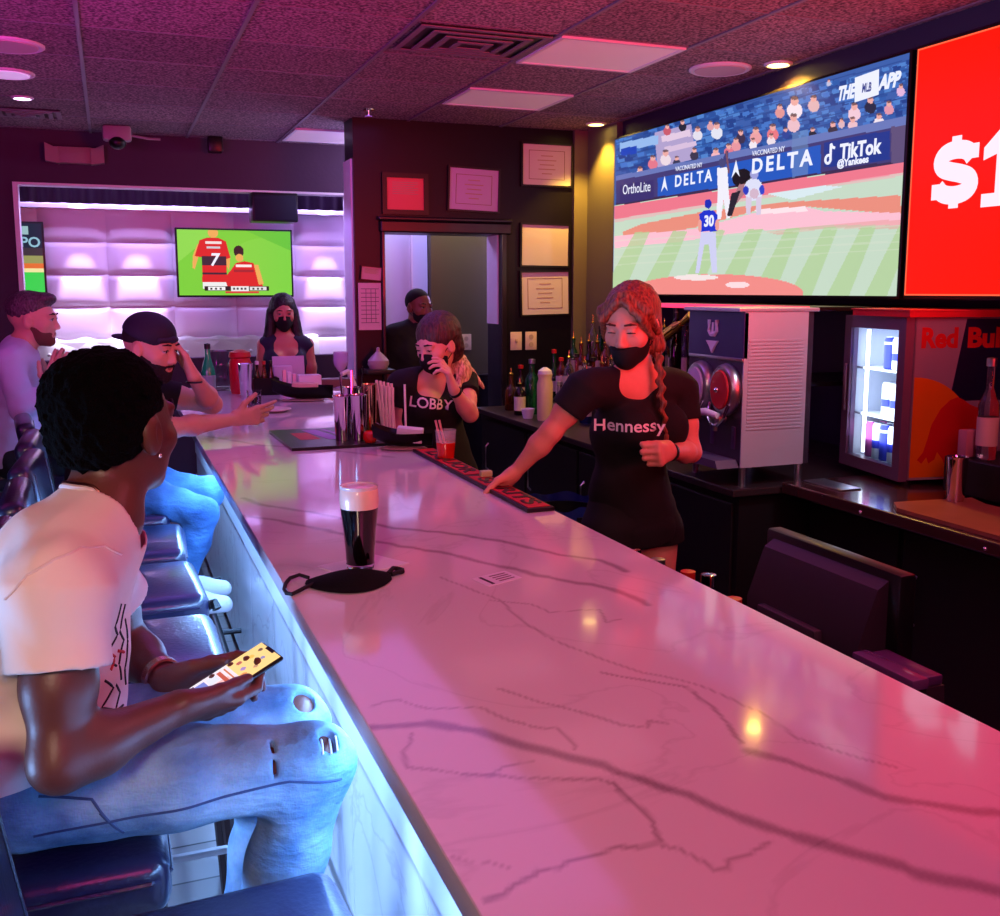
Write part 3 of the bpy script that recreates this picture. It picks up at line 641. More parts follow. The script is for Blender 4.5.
tag(B().prism([(2.50,1.5),(2.86,1.5),(2.84,2.60),(2.88,2.70),(2.56,2.74),(2.50,2.66)],.921,.935).build('serving_board',mat('worn_oak_board',(150,98,70),.35,var=.35,vscale=6)),'worn light wooden board on the back bar counter in front of the cooler','board')
tag(B().box((XR,3.27,0),(XW-.005,5.88,.90),bev=.004).build('corner_ledge',m_top,None,smooth=None),'dark ledge filling the recess between the back bar cabinet and the wall','ledge')
# slush machine
t=thing('slush_machine','steel two barrel frozen drink machine on the black back bar cabinet','drink machine',(0,0,0))
sx,sy0,sy1,sz0,sz1=2.30,3.30,3.70,.98,1.60
m_side=mat('louvered_steel',(205,208,220),.38,metal=.45)
b=B(); b.box((sx,sy0,sz0),(sx+.30,sy0+.006,sz1)); b.box((sx+.30,sy0+.01,sz0),(sx+.33,sy0+.014,sz1))
for k in range(26): z=sz0+.15+.014*k; b.box((sx+.02,sy0-.003,z),(sx+.28,sy0,z+.006))
b.build('side_panel',m_side,t,smooth=None)
b=B(); b.box((sx+.02,sy0+.006,sz0),(sx+.33,sy1,sz1-.005)); b.build('body',mat('dark_grey_enamel',(60,54,70),.35,metal=.3),t,smooth=None)
b=B(); b.box((sx-.03,sy0-.005,sz1-.005),(sx+.35,sy1+.005,sz1+.01),bev=.004); b.build('top_cover',mat('steel_cover',(200,190,200),.3,metal=.5),t,smooth=None)
b=B(); b.box((sx-.004,sy0,sz1-.19),(sx+.02,sy1,sz1-.005),bev=.004); b.build('header_panel',mat('violet_panel',(50,40,95),.35),t,smooth=None)
b=B(); b.box((sx-.006,sy0+.004,sz1-.20),(sx+.02,sy1-.004,sz1-.185),bev=.003); b.build('trim_bar',m_steel,t)
b=B(); b.box((sx,sy0+.004,sz0+.02),(sx+.02,sy1-.004,sz1-.20)); b.build('front_panel',mat('front_grey',(70,60,76),.4,metal=.4),t,smooth=None)
b=B()   # emblem on the header: a cup with a drop under it
b.tube([(sx-.006,sy0+.24,sz1-.04),(sx-.006,sy0+.24,sz1-.085),(sx-.006,sy0+.225,sz1-.10),(sx-.006,sy0+.20,sz1-.10),(sx-.006,sy0+.185,sz1-.085),(sx-.006,sy0+.185,sz1-.04)],.009)
b.tube([(sx-.006,sy0+.2125,sz1-.05),(sx-.006,sy0+.2125,sz1-.10)],.006)
b.prism([(sy0+.17,sz1-.125),(sy0+.255,sz1-.125),(sy0+.23,sz1-.15),(sy0+.2125,sz1-.175),(sy0+.195,sz1-.15)],sx-.012,sx-.003,axis='x')
b.build('cup_emblem',m_white,t)
for k,(yy,cm,nm) in enumerate(((sy0+.095,mat('red_slush',(190,40,50),.25),0),(sy0+.28,mat('milky_slush',(205,190,215),.25),1))):
    Mx=Matrix.Translation((sx,yy,sz1-.315))@Matrix.Rotation(-PI/2,4,'Y')
    a=B().lathe([(.0,.0),(.088,.0),(.092,.012),(.088,.03),(.08,.04),(0,.042)],n=32,M=Mx@Matrix.Scale(1.15,4,(1,0,0))).build('barrel_rim',m_steel,t)
    B().lathe([(0,.043),(.064,.043),(.06,.05),(0,.054)],n=28,M=Mx@Matrix.Scale(1.25,4,(1,0,0))).build('barrel_window',cm,a)
    B().sph((sx-.058,yy,sz1-.315),.012,12).build('hub_nut',m_chrome,a)
    h=B(); h.cyl((sx-.07,yy,sz1-.43),(sx-.02,yy,sz1-.43),.02); h.cyl((sx-.06,yy,sz1-.43),(sx-.06,yy,sz1-.48),.013,.009); 
    sp=h.build('spigot',m_steel,t)
    B().tube([(sx-.07,yy-.03,sz1-.415),(sx-.085,yy+.035,sz1-.405),(sx-.09,yy+.07,sz1-.41)],[.012,.016,.014],n=12).build('lever',m_white,sp)
    B().tube([(sx-.045,yy-.065,sz1-.37),(sx-.06,yy-.055,sz1-.42),(sx-.065,yy-.02,sz1-.455),(sx-.065,yy+.02,sz1-.455),(sx-.06,yy+.055,sz1-.42),(sx-.045,yy+.065,sz1-.37)],.007).build('bail_clip',m_chrome,sp)
B().prism([(sy0+.01,sz0+.0),(sy1-.01,sz0+.0),(sy1-.03,sz0+.03),(sy0+.03,sz0+.03)],sx-.10,sx,axis='x').build('drip_tray',mat('tray_grey',(90,80,100),.4),t)
for yy in (sy0+.05,sy0+.2,sy0+.34): B().box((sx-.006,yy-.014,sz0+.07),(sx,yy+.014,sz0+.16),bev=.003).build('control_dial',mat('violet_dial',(75,50,95),.4),t)
for xx in (sx+.03,sx+.30):
    for yy in (sy0+.03,sy1-.03): B().cyl((xx,yy,.9),(xx,yy,sz0),.014).build('leg',m_steel,t)
tag(B().box((XR-.02,3.3,1.255),(XR-.35,3.27+.55,1.275)).build('wall_shelf',mat('pink_lit_shelf',(220,90,120),.35)),'thin pinkish shelf on the wall between the slush machine and the cooler','shelf') if 0 else None
t=thing('wall_shelf','thin shelf between the slush machine and the cooler, red light painted along its edge','shelf',(0,0,0))
B().box((2.82,3.56,1.262),(XW-.002,4.0,1.28),bev=.002).build('board',m_cab,t,smooth=None)
B().box((2.812,3.56,1.258),(2.82,4.0,1.284)).build('painted_lit_edge',mat('pink_edge_glow',(255,90,120),.4,emit=(255,60,105),es=1.2),t,smooth=None)  # no lamp there: emission stands in for red light on the shelf edge
t=thing('upper_wall_shelf','long narrow shelf high behind the slush machine, red light painted along its edge','shelf',(0,0,0))
B().box((2.72,3.45,1.592),(XW-.002,4.9,1.61),bev=.002).build('board',m_cab,t,smooth=None)
B().box((2.712,3.45,1.59),(2.72,4.9,1.612)).build('painted_lit_edge',mat('pink_edge_glow'),t,smooth=None)  # same painted glow in place of red light on this edge
# energy drink cooler
FRZ=math.radians(-11)
t=thing('drinks_cooler','countertop energy drink cooler with a lit glass door','cooler',(2.845,3.03,.92),FRZ)
fw,fd,fh=.455,.50,.655     # width along +y, depth along +x, height
m_cool=mat('cooler_grey',(150,135,150),.35,metal=.3); m_in=mat('cooler_liner',(188,194,206),.5)
for xx in (.06,fd-.05):
    for yy in (.04,fw-.04): B().cyl((xx,yy,0),(xx,yy,.02),.018).build('foot',m_black,t)
b=B(); b.box((.04,0,.02),(fd,.02,fh)); b.box((.04,fw-.02,.02),(fd,fw,fh)); b.box((.04,.02,.02),(fd,fw-.02,.05)); b.box((.04,.02,fh-.03),(fd,fw-.02,fh)); b.box((fd-.02,.02,.05),(fd,fw-.02,fh-.03)); b.build('cabinet',m_cool,t,smooth=None)
b=B(); b.box((.05,.0205,.0505),(fd-.021,.026,fh-.031)); b.box((.05,fw-.026,.0505),(fd-.021,fw-.0205,fh-.031)); b.box((fd-.03,.026,.0505),(fd-.021,fw-.026,fh-.031)); b.box((.05,.026,.0505),(fd-.03,fw-.026,.058)); b.box((.05,.026,fh-.038),(fd-.03,fw-.026,fh-.031)); b.build('liner',m_in,t,smooth=None)
b=B(); e=.05
b.box((0,0,.015),(.036,e,fh)); b.box((0,fw-e,.015),(.036,fw,fh)); b.box((0,e,.015),(.036,fw-e,.015+e)); b.box((0,e,fh-e),(.036,fw-e,fh))
d=b.build('door',mat('door_frame_mauve',(135,105,130),.35,metal=.3),t,smooth=None)
B().box((.010,e,.065),(.016,fw-e,fh-e)).build('glass_pane',mat('clear_glass',(245,250,255),.02,trans=1,ior=1.1),d,smooth=None)
B().box((-.012,fw-.04,.25),(-.002,fw-.025,.45),bev=.004).build('handle',m_cool,d)
B().cyl((.075,fw-.065,.07),(.075,fw-.065,fh-.06),.008).build('light_tube',mat('cool_white_tube',(255,255,255),.4,emit=(225,235,255),es=3.5),t)
MC=Matrix.Translation((2.845,3.03,.92))@Matrix.Rotation(FRZ,4,'Z')
light('AREA',MC@Vector((.045,fw*.5,.36)),(215,228,255),2.0,.30,sy=.45,target=MC@Vector((.3,fw*.5,.36)),name='cooler_front_fill')  # added just inside the door to brighten the cans
light('AREA',MC@Vector((.22,fw*.5,.61)),(215,228,255),.8,.25,target=MC@Vector((.22,fw*.5,.1)),name='cooler_top_lamp')
MSH=[.235,.43]
for z in MSH: B().box((.05,.027,z),(.36,fw-.027,z+.008)).build('shelf',mat('white_wire_shelf',(235,238,245),.4),t,smooth=None)
# side artwork: red name, orange disc, red bull shape, navy panel
ys=-.0012
Msd=Matrix(((1,0,0,0),(0,0,-1,ys),(0,1,0,0),(0,0,0,1)))   # local x -> x, local y -> z, normal -> -y
def art(pts,h,m,name): 
    q=B(); q.prism(pts,0,h); return q.build(name,m,t,smooth=None,M=Msd)
m_navy=mat('navy_print',(26,20,62),.35); m_or=mat('orange_print',(235,120,10),.4); m_rd=mat('red_print',(215,28,30),.4); m_silver=mat('silver_print',(165,145,160),.4)
art([(.045,.02),(.498,.02),(.498,.65),(.045,.65)],.0003,m_silver,'silver_print')
art([(.255,.65),(.498,.65),(.498,.33),(.20,.33)],.0006,m_navy,'navy_print')
dc=[(.045,.03)]+[(.045+.255*math.sin(a),.20+.225*math.cos(a)) for a in np.linspace(0,2.45,24)]+[(.20,.03)]
art(dc,.0009,m_or,'sun_disc_print')
bull=[(.075,.10),(.10,.13),(.115,.18),(.13,.24),(.165,.30),(.205,.335),(.235,.345),(.26,.335),(.29,.315),(.33,.30),(.36,.285),(.345,.24),(.33,.19),(.30,.16),(.29,.10),(.25,.06),(.21,.05),(.185,.10),(.16,.13),(.15,.10),(.125,.085),(.115,.11),(.095,.085)]
art([(x*1.0,y) for x,y in bull],.0012,m_rd,'bull_print')
text('Red',.105,m_rd,Msd@Matrix.Translation((.142,.573,.0016)),t,bold=.0045,width=.155,ext=.0004)
text('Bull',.105,m_rd,Msd@Matrix.Translation((.345,.573,.0016)),t,bold=.0045,width=.165,ext=.0004)
# cans
m_blue=mat('blue_can',(60,70,200),.35,metal=.1); m_sil=mat('silver_can',(225,228,240),.3,metal=.1); m_mag=mat('magenta_can',(205,90,170),.3,metal=.4)
def can(x,y,z,ms,h,label,grp):
    q=thing('drink_can',label,'can',Matrix.Translation((2.845,3.03,.92))@Matrix.Rotation(FRZ,4,'Z')@Vector((x,y,z)),FRZ,grp)
    r=.026
    B().lathe([(0,0),(r*.8,0),(r,.006),(r,h-.012),(r*.8,h),(0,h-.003)],n=18).build('body',ms[0],q)
    lo_,hi_=(.30,.52) if ms[0] is m_sil else (.78,.86)
    if len(ms)>1: B().lathe([(r*1.01,h*lo_),(r*1.02,h*lo_),(r*1.02,h*hi_),(r*1.01,h*hi_)],n=18).build('colour_band',ms[1],q)
    B().lathe([(r*.8,h),(r*.82,h+.002),(r*.7,h+.001),(0,h-.001)],n=14).build('lid',m_steel,q)
rows=((.445-.0065,'top shelf',((.12,'s'),(.175,'s'),(.235,'b')),.13),(.243,'middle shelf',((.12,'s'),(.175,'s'),(.235,'s')),.14),(.0585,'bottom',((.12,'s'),(.175,'s'),(.235,'b'),(.29,'s'),(.345,'m')),.15))
for z,nm,lst,h in rows:
    for j,(y,c) in enumerate(lst):
        for dpt in range(2):
            ms={'s':(m_sil,m_blue),'b':(m_blue,m_sil),'m':(m_mag,)}[c]; cn={'s':'silver','b':'blue','m':'magenta'}[c]
            can(.085+.06*dpt,y,z,ms,h,f"slim {cn} drink can on the {nm} of the lit cooler{' floor' if nm=='bottom' else ''}, {'front' if dpt==0 else 'back'} row",f"{cn} cans, {nm} of the cooler, {'front' if dpt==0 else 'back'} row")
# tray on top of the cooler, red light painted into its colour
t=thing('flat_box','flat box lit bright red lying on top of the cooler','box',(0,0,0))
b=B(); b.prism([(2.86,3.35),(2.83,3.00),(3.24,2.93),(3.32,2.98),(3.34,3.40)],1.577,1.60); b.build('tray',mat('red_lit_carton',(225,40,50),.45,emit=(255,30,40),es=.0),t,smooth=None)
b=B(); b.prism([(2.855,3.355),(2.825,2.995),(3.24,2.925),(3.325,2.975),(3.345,3.405)],1.6005,1.606); b.build('lid',mat('red_lit_carton_lid',(230,60,66),.4),t,smooth=None)
# ---------------- bottles
def glass(name,c,rough=.05,tr=.85): return mat(name,c,rough,trans=tr,ior=1.45)
g_green=glass('green_glass',(30,140,80)); g_amber=glass('amber_glass',(150,80,20)); g_clear=glass('clear_bottle_glass',(225,228,235),.03,.95); g_brown=glass('brown_glass',(60,28,14)); g_blueg=glass('blue_glass',(60,90,190)); g_rose=glass('rose_glass',(205,90,90))
m_gold=mat('brass_spout',(235,190,90),.2,metal=1); m_redcap=mat('red_cap',(190,30,30),.4); m_label=mat('paper_label',(220,205,180),.6); m_blackcap=mat('black_cap',(18,16,18),.4)
def bottle(x,y,z,h,r,g,label,grp=None,cap='gold',lab=m_label,shape=0,name='liquor_bottle'):
    t=thing(name,label,'bottle',(x,y,z),random.random()*6,grp)
    sh=[.62,.55,.7,.48][shape]; nr=r*.36
    B().lathe([(0,0),(r*.92,0),(r,.006),(r,h*sh),(r*.8,h*(sh+.06)),(nr,h*(sh+.17)),(nr,h*.95),(nr*1.2,h*.955),(nr*1.2,h*.98),(0,h*.98)],n=18).build('glass_body',g,t)
    if lab: B().lathe([(r*1.01,h*.14),(r*1.02,h*.14),(r*1.02,h*(sh-.12)),(r*1.01,h*(sh-.12))],n=18).build('label',lab,t)
    if cap=='gold':
        B().lathe([(nr,h*.98),(nr*1.1,h*1.0),(nr*.5,h*1.02),(.004,h*1.05),(.003,h*1.16),(0,h*1.16)],n=12).build('pour_spout',m_gold,t)
    else: B().lathe([(0,h*.94),(nr*1.35,h*.94),(nr*1.35,h*1.02),(0,h*1.03)],n=12).build('cap',cap,t)
    return t
# stepped rack
t=thing('bottle_rack','stepped black bottle rack on the back bar below the framed certificates','rack',(0,0,0))
for k in range(3): B().box((2.62+.14*k,4.75,.90),(2.76+.14*k,6.05,.98+.10*k),bev=.004).build('step',m_black,t,smooth=None)
G=[(g_amber,'amber'),(g_green,'green'),(g_clear,'clear'),(g_brown,'dark brown'),(g_rose,'rose')]
R5=random.Random(4)
for k in range(3):
    n=11
    for i in range(n):
        g,gn=G[(i*2+k+R5.randrange(2))%5]; gold=R5.random()<.65
        cap='gold' if gold else R5.choice([m_redcap,m_blackcap]); cn={'gold':'brass pour spout'}.get(cap if gold else '', None) or ('red cap' if cap is m_redcap else 'black cap')
        bottle(2.69+.14*k,4.82+.115*i,.98+.10*k,.26+.05*R5.random(),.034,g,f"{gn} liquor bottle with {cn} on the {['lowest','middle','top'][k]} rack step",f"{gn} bottles with {cn}, {['lowest','middle','top'][k]} step",cap,m_label if R5.random()<.6 else None,R5.randrange(4))
# loose bottles on the worktop in front of the rack, as seen left of the bartender's arm
for (x,y,h,r,g,lb,cap,lab,sh) in ((2.42,6.05,.24,.040,g_amber,'amber bottle at the doorway end of the back bar worktop','gold',None,1),(2.38,5.80,.20,.036,g_brown,'squat brown bottle beside the doorway end of the back bar','gold',m_label,2),
  (2.47,5.82,.34,.045,g_green,'tall green bottle with a silver top on the back bar worktop',m_steel,None,0),(2.54,5.55,.22,.04,g_clear,'short clear bottle behind the white pitcher on the back bar',m_steel,m_label,1),(2.60,5.30,.30,.04,g_blueg,'bluish bottle on the worktop right of the white pitcher','gold',m_label,0),(2.53,6.15,.28,.038,g_brown,'dark bottle against the end wall under the outlet plates',m_redcap,m_label,0)):
    bottle(x,y,.90,h,r,g,lb,None,cap,lab,sh)
t=thing('juice_pitcher','tall cream white pitcher on the back bar worktop','pitcher',(2.42,5.50,.90))
B().lathe([(0,0),(.043,0),(.046,.01),(.048,.22),(.040,.25),(.046,.28),(.042,.28),(.036,.25),(0,.24)],n=22).build('body',mat('cream_plastic',(225,205,160),.4),t)
B().lathe([(0,.27),(.044,.27),(.040,.30),(.012,.32),(0,.32)],n=20).build('lid',m_white,t)
t=thing('white_cup','small white cup on its side by the green bottle','cup',(2.36,5.62,.90))
B().lathe([(0,0),(.03,0),(.042,.06),(.039,.06),(.027,.005),(0,.005)],n=18).build('body',m_white,t)
# bottles right of the bartender
t=thing('tap_rack','dark rack holding bottle necks left of the slush machine','rack',(0,0,0))
B().box((2.62,4.05,.90),(3.0,4.6,1.2),bev=.01).build('body',m_black,t)
for k in range(6):
    gn,gg=(('dark','brown'),('dark','brown'))[0]
    bottle(2.68+.05*(k%2),4.10+.085*k,1.2,.33+.03*(k%3),.03,g_brown,'dark bottle with black cap standing on the rack left of the slush machine','dark bottles on the rack by the slush machine',m_blackcap,None,k%3)
t=thing('bottle_horn','brass coloured bottle lying tilted across the rack beside the slush machine','bottle',(0,0,0))
a_=Vector((2.6,4.48,1.42)); c_=Vector((2.62,4.20,1.56))
B().cyl(a_,a_.lerp(c_,.55),.028).build('glass_body',m_gold,t); B().cyl(a_.lerp(c_,.55),a_.lerp(c_,.7),.028,.014).build('shoulder',m_gold,t); B().cyl(a_.lerp(c_,.7),c_,.013,.022).build('neck',m_gold,t)
# items at the right edge of the counter
t=thing('metal_tumbler','polished steel tumbler on the counter by the cooler','tumbler',(2.78,2.68,.935))
B().lathe([(0,0),(.028,0),(.031,.01),(.036,.15),(.039,.16),(.037,.16),(.034,.15),(.028,.012),(0,.012)],n=24).build('body',m_chrome,t)
t=thing('counter_crate','low dark crate against the wall at the right edge of the counter','crate',(0,0,0))
B().box((2.88,1.9,.9355),(3.3,2.84,1.07),bev=.006).build('box',m_cab,t,smooth=None)
qb=atx(988,420,2.95); bottle(2.95,qb.y,1.07,.36,.036,g_clear,'tall clear bottle on the dark crate at the right edge','',m_steel,m_label,1)
bottle(3.05,qb.y-.02,1.07,.30,.036,g_brown,'brown bottle behind the tall clear bottle on the dark crate','',m_blackcap,m_label,0)
t=thing('label_box','small pinkish carton on the dark crate by the cooler','carton',(0,0,0)); B().box((2.90,2.76,1.07),(2.97,2.80,1.17),bev=.003).build('box',mat('pink_carton',(190,130,140),.5),t)
# bins and bags behind the bar
t=thing('waste_bin','dark bin with a blue liner bag behind the reaching bartender','bin',(2.02,4.35,0))
B().lathe([(0,0),(.17,0),(.2,.62),(.19,.62),(.16,.02),(0,.02)],n=28).build('bucket',m_black,t)
def f(u,v): a=2*PI*u; r=.205+.012*math.sin(a*9)+.01*v*math.sin(a*5); return (r*math.cos(a),r*math.sin(a),.66-.24*v+.01*math.sin(a*7))
B().grid(f,72,6,thick=.002).build('liner_bag',mat('blue_bag',(50,60,140),.35),t,smooth=60)
t=thing('soap_bottle','silvery squeeze bottle low behind the bar near the blue lined bin','bottle',(1.86,4.00,.0))
B().box((-.06,-.06,0),(.06,.06,.42),bev=.01).build('stand',m_black,t); B().lathe([(0,.42),(.03,.42),(.034,.45),(.034,.52),(.014,.57),(.012,.6),(0,.6)],n=16).build('body',m_steel,t)
# ---------------- wall papers on the dark wood wall
def framed(x0,z1,x1,z0,label,paper,fw_=.02,tilt=0,kind='cert',fcol=m_black,name='framed_certificate',cat='picture frame'):
    t=thing(name,label,cat,((x0+x1)/2,DY-.012,(z0+z1)/2)); w=(x1-x0)/2; h=(z1-z0)/2
    t.rotation_euler=(0,tilt,0)
    if fw_:
        b=B()
        b.box((-w-fw_,-.012,-h-fw_),(w+fw_,.01,-h)); b.box((-w-fw_,-.012,h),(w+fw_,.01,h+fw_)); b.box((-w-fw_,-.012,-h),(-w,.01,h)); b.box((w,-.012,-h),(w+fw_,.01,h)); b.build('frame',fcol,t,smooth=None)
    B().box((-w,-.002,-h),(w,.008,h)).build('paper',paper,t,smooth=None)
    ink=m_ink
    if kind=='cert':
        b=B(); a,c,s=w*.74,h*.72,.0035
        b.box((-a,-.0035,-c),(a,-.002,-c+s)); b.box((-a,-.0035,c-s),(a,-.002,c)); b.box((-a,-.0035,-c),(-a+s,-.002,c)); b.box((a-s,-.0035,-c),(a,-.002,c)); b.build('border_line',mat('gold_line',(150,120,80),.5),t,smooth=None)
        b=B()
        for k,l in enumerate((.35,.55,.42,.5,.3)): b.box((-w*l*.7,-.0035,h*(.45-.22*k)-.003),(w*l*.7,-.002,h*(.45-.22*k)+.003))
        b.build('printed_lines',mat('faint_ink',(190,165,130),.7),t,smooth=None)
    elif kind=='notice':
        b=B()
        for k in range(9): b.box((-w*.8,-.0035,h*(.75-.18*k)-.002),(w*.8*(1-.25*(k%3==1)),-.002,h*(.75-.18*k)+.002))
        for k in(-.35,.1,.5): b.box((w*k-.0015,-.0035,-h*.7),(w*k+.0015,-.002,h*.75))
        b.build('printed_lines',ink,t,smooth=None)
    elif kind=='lines':
        b=B()
        for k in range(7): b.box((-w*.7,-.0035,h*(.72-.12*k)-.0015),(w*.7*(1-.3*(k%3==2)),-.002,h*(.72-.12*k)+.0015))
        b.build('printed_lines',mat('faint_ink',(190,165,130),.7),t,smooth=None)
    return t
framed(1.68,2.39,1.925,2.19,'framed notice painted red-lit, leftmost of the frames above the doorway',mat('red_lit_paper',(235,95,90),.5),.03,0,'lines')  # red light on this paper is put into its colour
framed(2.10,2.465,2.44,2.20,'pale lilac framed certificate above the doorway, tilted slightly',mat('lilac_paper',(200,180,205),.4),.012,.03,'cert')
framed(2.615,2.645,2.97,2.38,'cream framed certificate hung highest, near the corner',m_cream,.012,.0,'cert')
framed(2.61,2.115,2.955,1.845,'cream framed certificate in the middle of the column, reflecting the screen',mat('cream_paper_glossy',(205,195,185),.10,coat=.8),.012,.01,'none')
framed(2.61,1.80,2.96,1.515,'cream framed certificate at the bottom of the column, above the outlet plates',m_cream,.012,-.02,'cert')
framed(1.485,1.725,1.632,1.425,'pinkish printed notice sheet taped on the dark column',mat('pink_white_paper',(225,185,190),.6),0,0,'notice',name='notice_sheet',cat='notice')
framed(1.505,1.825,1.635,1.745,'small crooked card above the printed notice on the dark column',mat('pink_white_paper2',(215,165,165),.6),.004,.09,'lines',name='notice_card',cat='card')
def plate(x,z,lab,socket):
    t=thing('outlet_plate' if socket else 'switch_plate',lab,'wall plate',(x,DY-.001,z)); B().box((-.042,-.007,-.062),(.042,0,.062),bev=.003).build('plate',mat('ivory_plastic',(235,215,185),.4),t)
    if socket:
        for s in(-1,1): B().cyl((0,-.009,.026*s),(0,-.007,.026*s),.017).build('socket',mat('ivory_plastic2',(200,178,150),.4),t)
    else: B().box((-.008,-.016,-.014),(.008,-.007,.014),bev=.002).build('toggle',mat('ivory_plastic2',(200,178,150),.4),t)
    return t
plate(2.575,1.335,'ivory switch plate below the certificates, left of the outlet',False); plate(2.685,1.335,'ivory outlet plate below the certificates, right of the switch',True)
q=plate(2.5,1.33,'ivory outlet plate on the olive corridor wall behind the doorway',True); pp=aty(466,342,7.349); q.location=(pp.x,7.349,pp.z)
t=thing('pear_form','white pear shaped form standing in front of the dark column','dispenser',(1.585,DY-.10,1.18))  # made-up pear shaped stand-in for a pale mark of unclear cause
B().lathe([(0,0),(.055,.0),(.068,.03),(.066,.055),(.04,.085),(.013,.11),(.010,.135),(0,.138)],n=24).build('body',mat('frosted_white',(170,150,155),.4),t)
B().box((-.09,-.09,-.03),(.09,.1,0),bev=.005).build('ledge',m_cab,t)
# ---------------- POS terminal, behind the bar, its back to the camera
t=thing('cash_register_monitor','black touch screen register monitor seen from behind, above the bar edge','monitor',(0,0,0))
def px_(x,z,y): return (x,y,z)
b=B(); b.box((1.335,1.40,.84),(1.375,1.81,1.158),bev=.008,M=None); b.build('screen_bezel',m_black,t)
b=B(); b.prism([(1.335,.86),(1.335,1.14),(1.31,1.125),(1.27,1.02),(1.27,.90),(1.30,.86)],1.43,1.78,axis='y'); 
b.build('rear_housing',mat('dark_grey_plastic',(52,40,52),.5),t)
B().box((1.25,1.53,.90),(1.272,1.72,1.02),bev=.006).build('rear_cover',mat('dark_grey_plastic2',(62,48,62),.5),t)
B().prism([(1.30,.84),(1.36,.84),(1.42,.62),(1.20,.62)],1.50,1.66,axis='y').build('stand',m_black,t)
tag(B().box((1.142,.6,.58),(1.50,1.95,.62)).build('under_counter_shelf',m_black),'black shelf behind the bar carrying the register monitor','shelf')
t=thing('card_terminal','small dark screen device poking above the bar edge right of the register','terminal',(0,0,0))
b=B(); b.prism([(1.20,.62),(1.33,.62),(1.30,1.01),(1.262,1.01)],1.25,1.39,axis='y'); b.build('body',mat('dark_grey_plastic',(52,40,52),.5),t)
B().box((1.225,1.245,1.01),(1.262,1.395,1.03),bev=.004).build('clear_guard',mat('smoky_plastic',(110,70,120),.15),t)
B().box((1.262,1.253,1.01),(1.30,1.387,1.028),bev=.004).build('screen_top',mat('violet_plastic',(88,50,100),.3),t)
for k,(yy,zz,cp) in enumerate(((2.19,.955,m_chrome),(2.07,.96,m_steel),(1.935,.965,m_redcap),(1.85,.98,m_chrome),(1.75,.955,m_redcap),(1.68,.94,m_chrome))):
    bottle(1.215,yy,.70,(zz+.065-.70),.036,g_brown,['dark bottle in the speed rail nearest the bartender, only its chrome neck showing','second bottle neck from the bartender in the speed rail','red capped bottle neck, the farther of two in the speed rail','chrome capped bottle neck between the two red ones in the speed rail','red capped bottle neck in the speed rail next to the register','chrome bottle neck right beside the register monitor'][k],None,cp,None,k%3)
t=thing('speed_rail','steel speed rail holding bottles on the inner side of the bar','rack',(0,0,0))
b=B(); b.box((1.142,1.58,.685),(1.29,2.30,.698)); b.box((1.27,1.58,.698),(1.275,2.30,.78)); b.build('trough',m_steel,t,smooth=None)
# ================================================================ things on the bar
Z=BZ
def foam_mat(): return mat('beer_foam',(235,205,190),.6,sss=.1)
t=thing('pint_of_stout','pint of dark stout with a pale foam head on the bar','beer glass',(.488,2.115,Z+.0015))
B().lathe([(0,0),(.029,0),(.0305,.004),(.0312,.012),(0,.012)],n=40).build('glass_base',mat('pint_glass',(250,250,255),.02,trans=1,ior=1.3),t)
B().lathe([(0,.0122),(.0308,.0122),(.0322,.04),(.0362,.09),(.0405,.125),(.0415,.137),(0,.137)],n=40).build('stout',mat('black_stout',(10,3,3),.08,coat=.6),t)
B().lathe([(0,.1372),(.0415,.1372),(.0428,.155),(.0415,.176),(.037,.183),(.02,.186),(0,.187)],n=40).build('foam',mat('beer_foam',(240,205,190),.35,coat=.5),t)
B().lathe([(.0395,.178),(.0412,.182),(.0405,.186),(.0392,.183)],n=40).build('glass_rim',mat('rim_glass',(240,235,240),.1,alpha=.6),t)
q=B().prism([(.445,2.055),(.60,2.115),(.545,2.215),(.40,2.165)],Z+.0002,Z+.0014).build('paper_napkin',m_paper); tag(q,'white paper napkin under the pint of stout','napkin')
# face mask
t=thing('face_mask','black cloth face mask lying on the bar in front of the pint','face mask',(0,0,0))
def f(u,v):
    c=math.sin(PI*u)**.38 if 0<u<1 else 0
    x=.35+.185*u; y=2.030-.035*math.sin(PI*u)-.15*(v-.5)*c*.85+ .03*(u-.5)*0; z=Z+.003+.03*c*math.sin(PI*v)**.7*(.4+.6*math.sin(PI*u))
    return (x,y+.0*v,z)
B().grid(f,28,10,thick=.003).build('cloth',mat('black_cloth',(10,9,14),.85,bump=.2,bscale=200),t,smooth=60)
B().tube([(.362,2.05,Z+.010),(.345,2.065,Z+.014),(.325,2.062,Z+.010),(.312,2.04,Z+.006),(.303,2.005,Z+.0045),(.303,1.975,Z+.0045),(.312,1.965,Z+.0045),(.330,1.98,Z+.006),(.348,2.0,Z+.006),(.365,2.01,Z+.008)],.0042,n=8).build('ear_loop',mat('black_elastic',(14,12,18),.7),t)
B().tube([(.53,2.035,Z+.006),(.545,2.05,Z+.012),(.556,2.058,Z+.008),(.566,2.05,Z+.006),(.563,2.038,Z+.006),(.55,2.03,Z+.008),(.535,2.025,Z+.006)],.005,n=8).build('ear_loop',mat('black_elastic'),t)
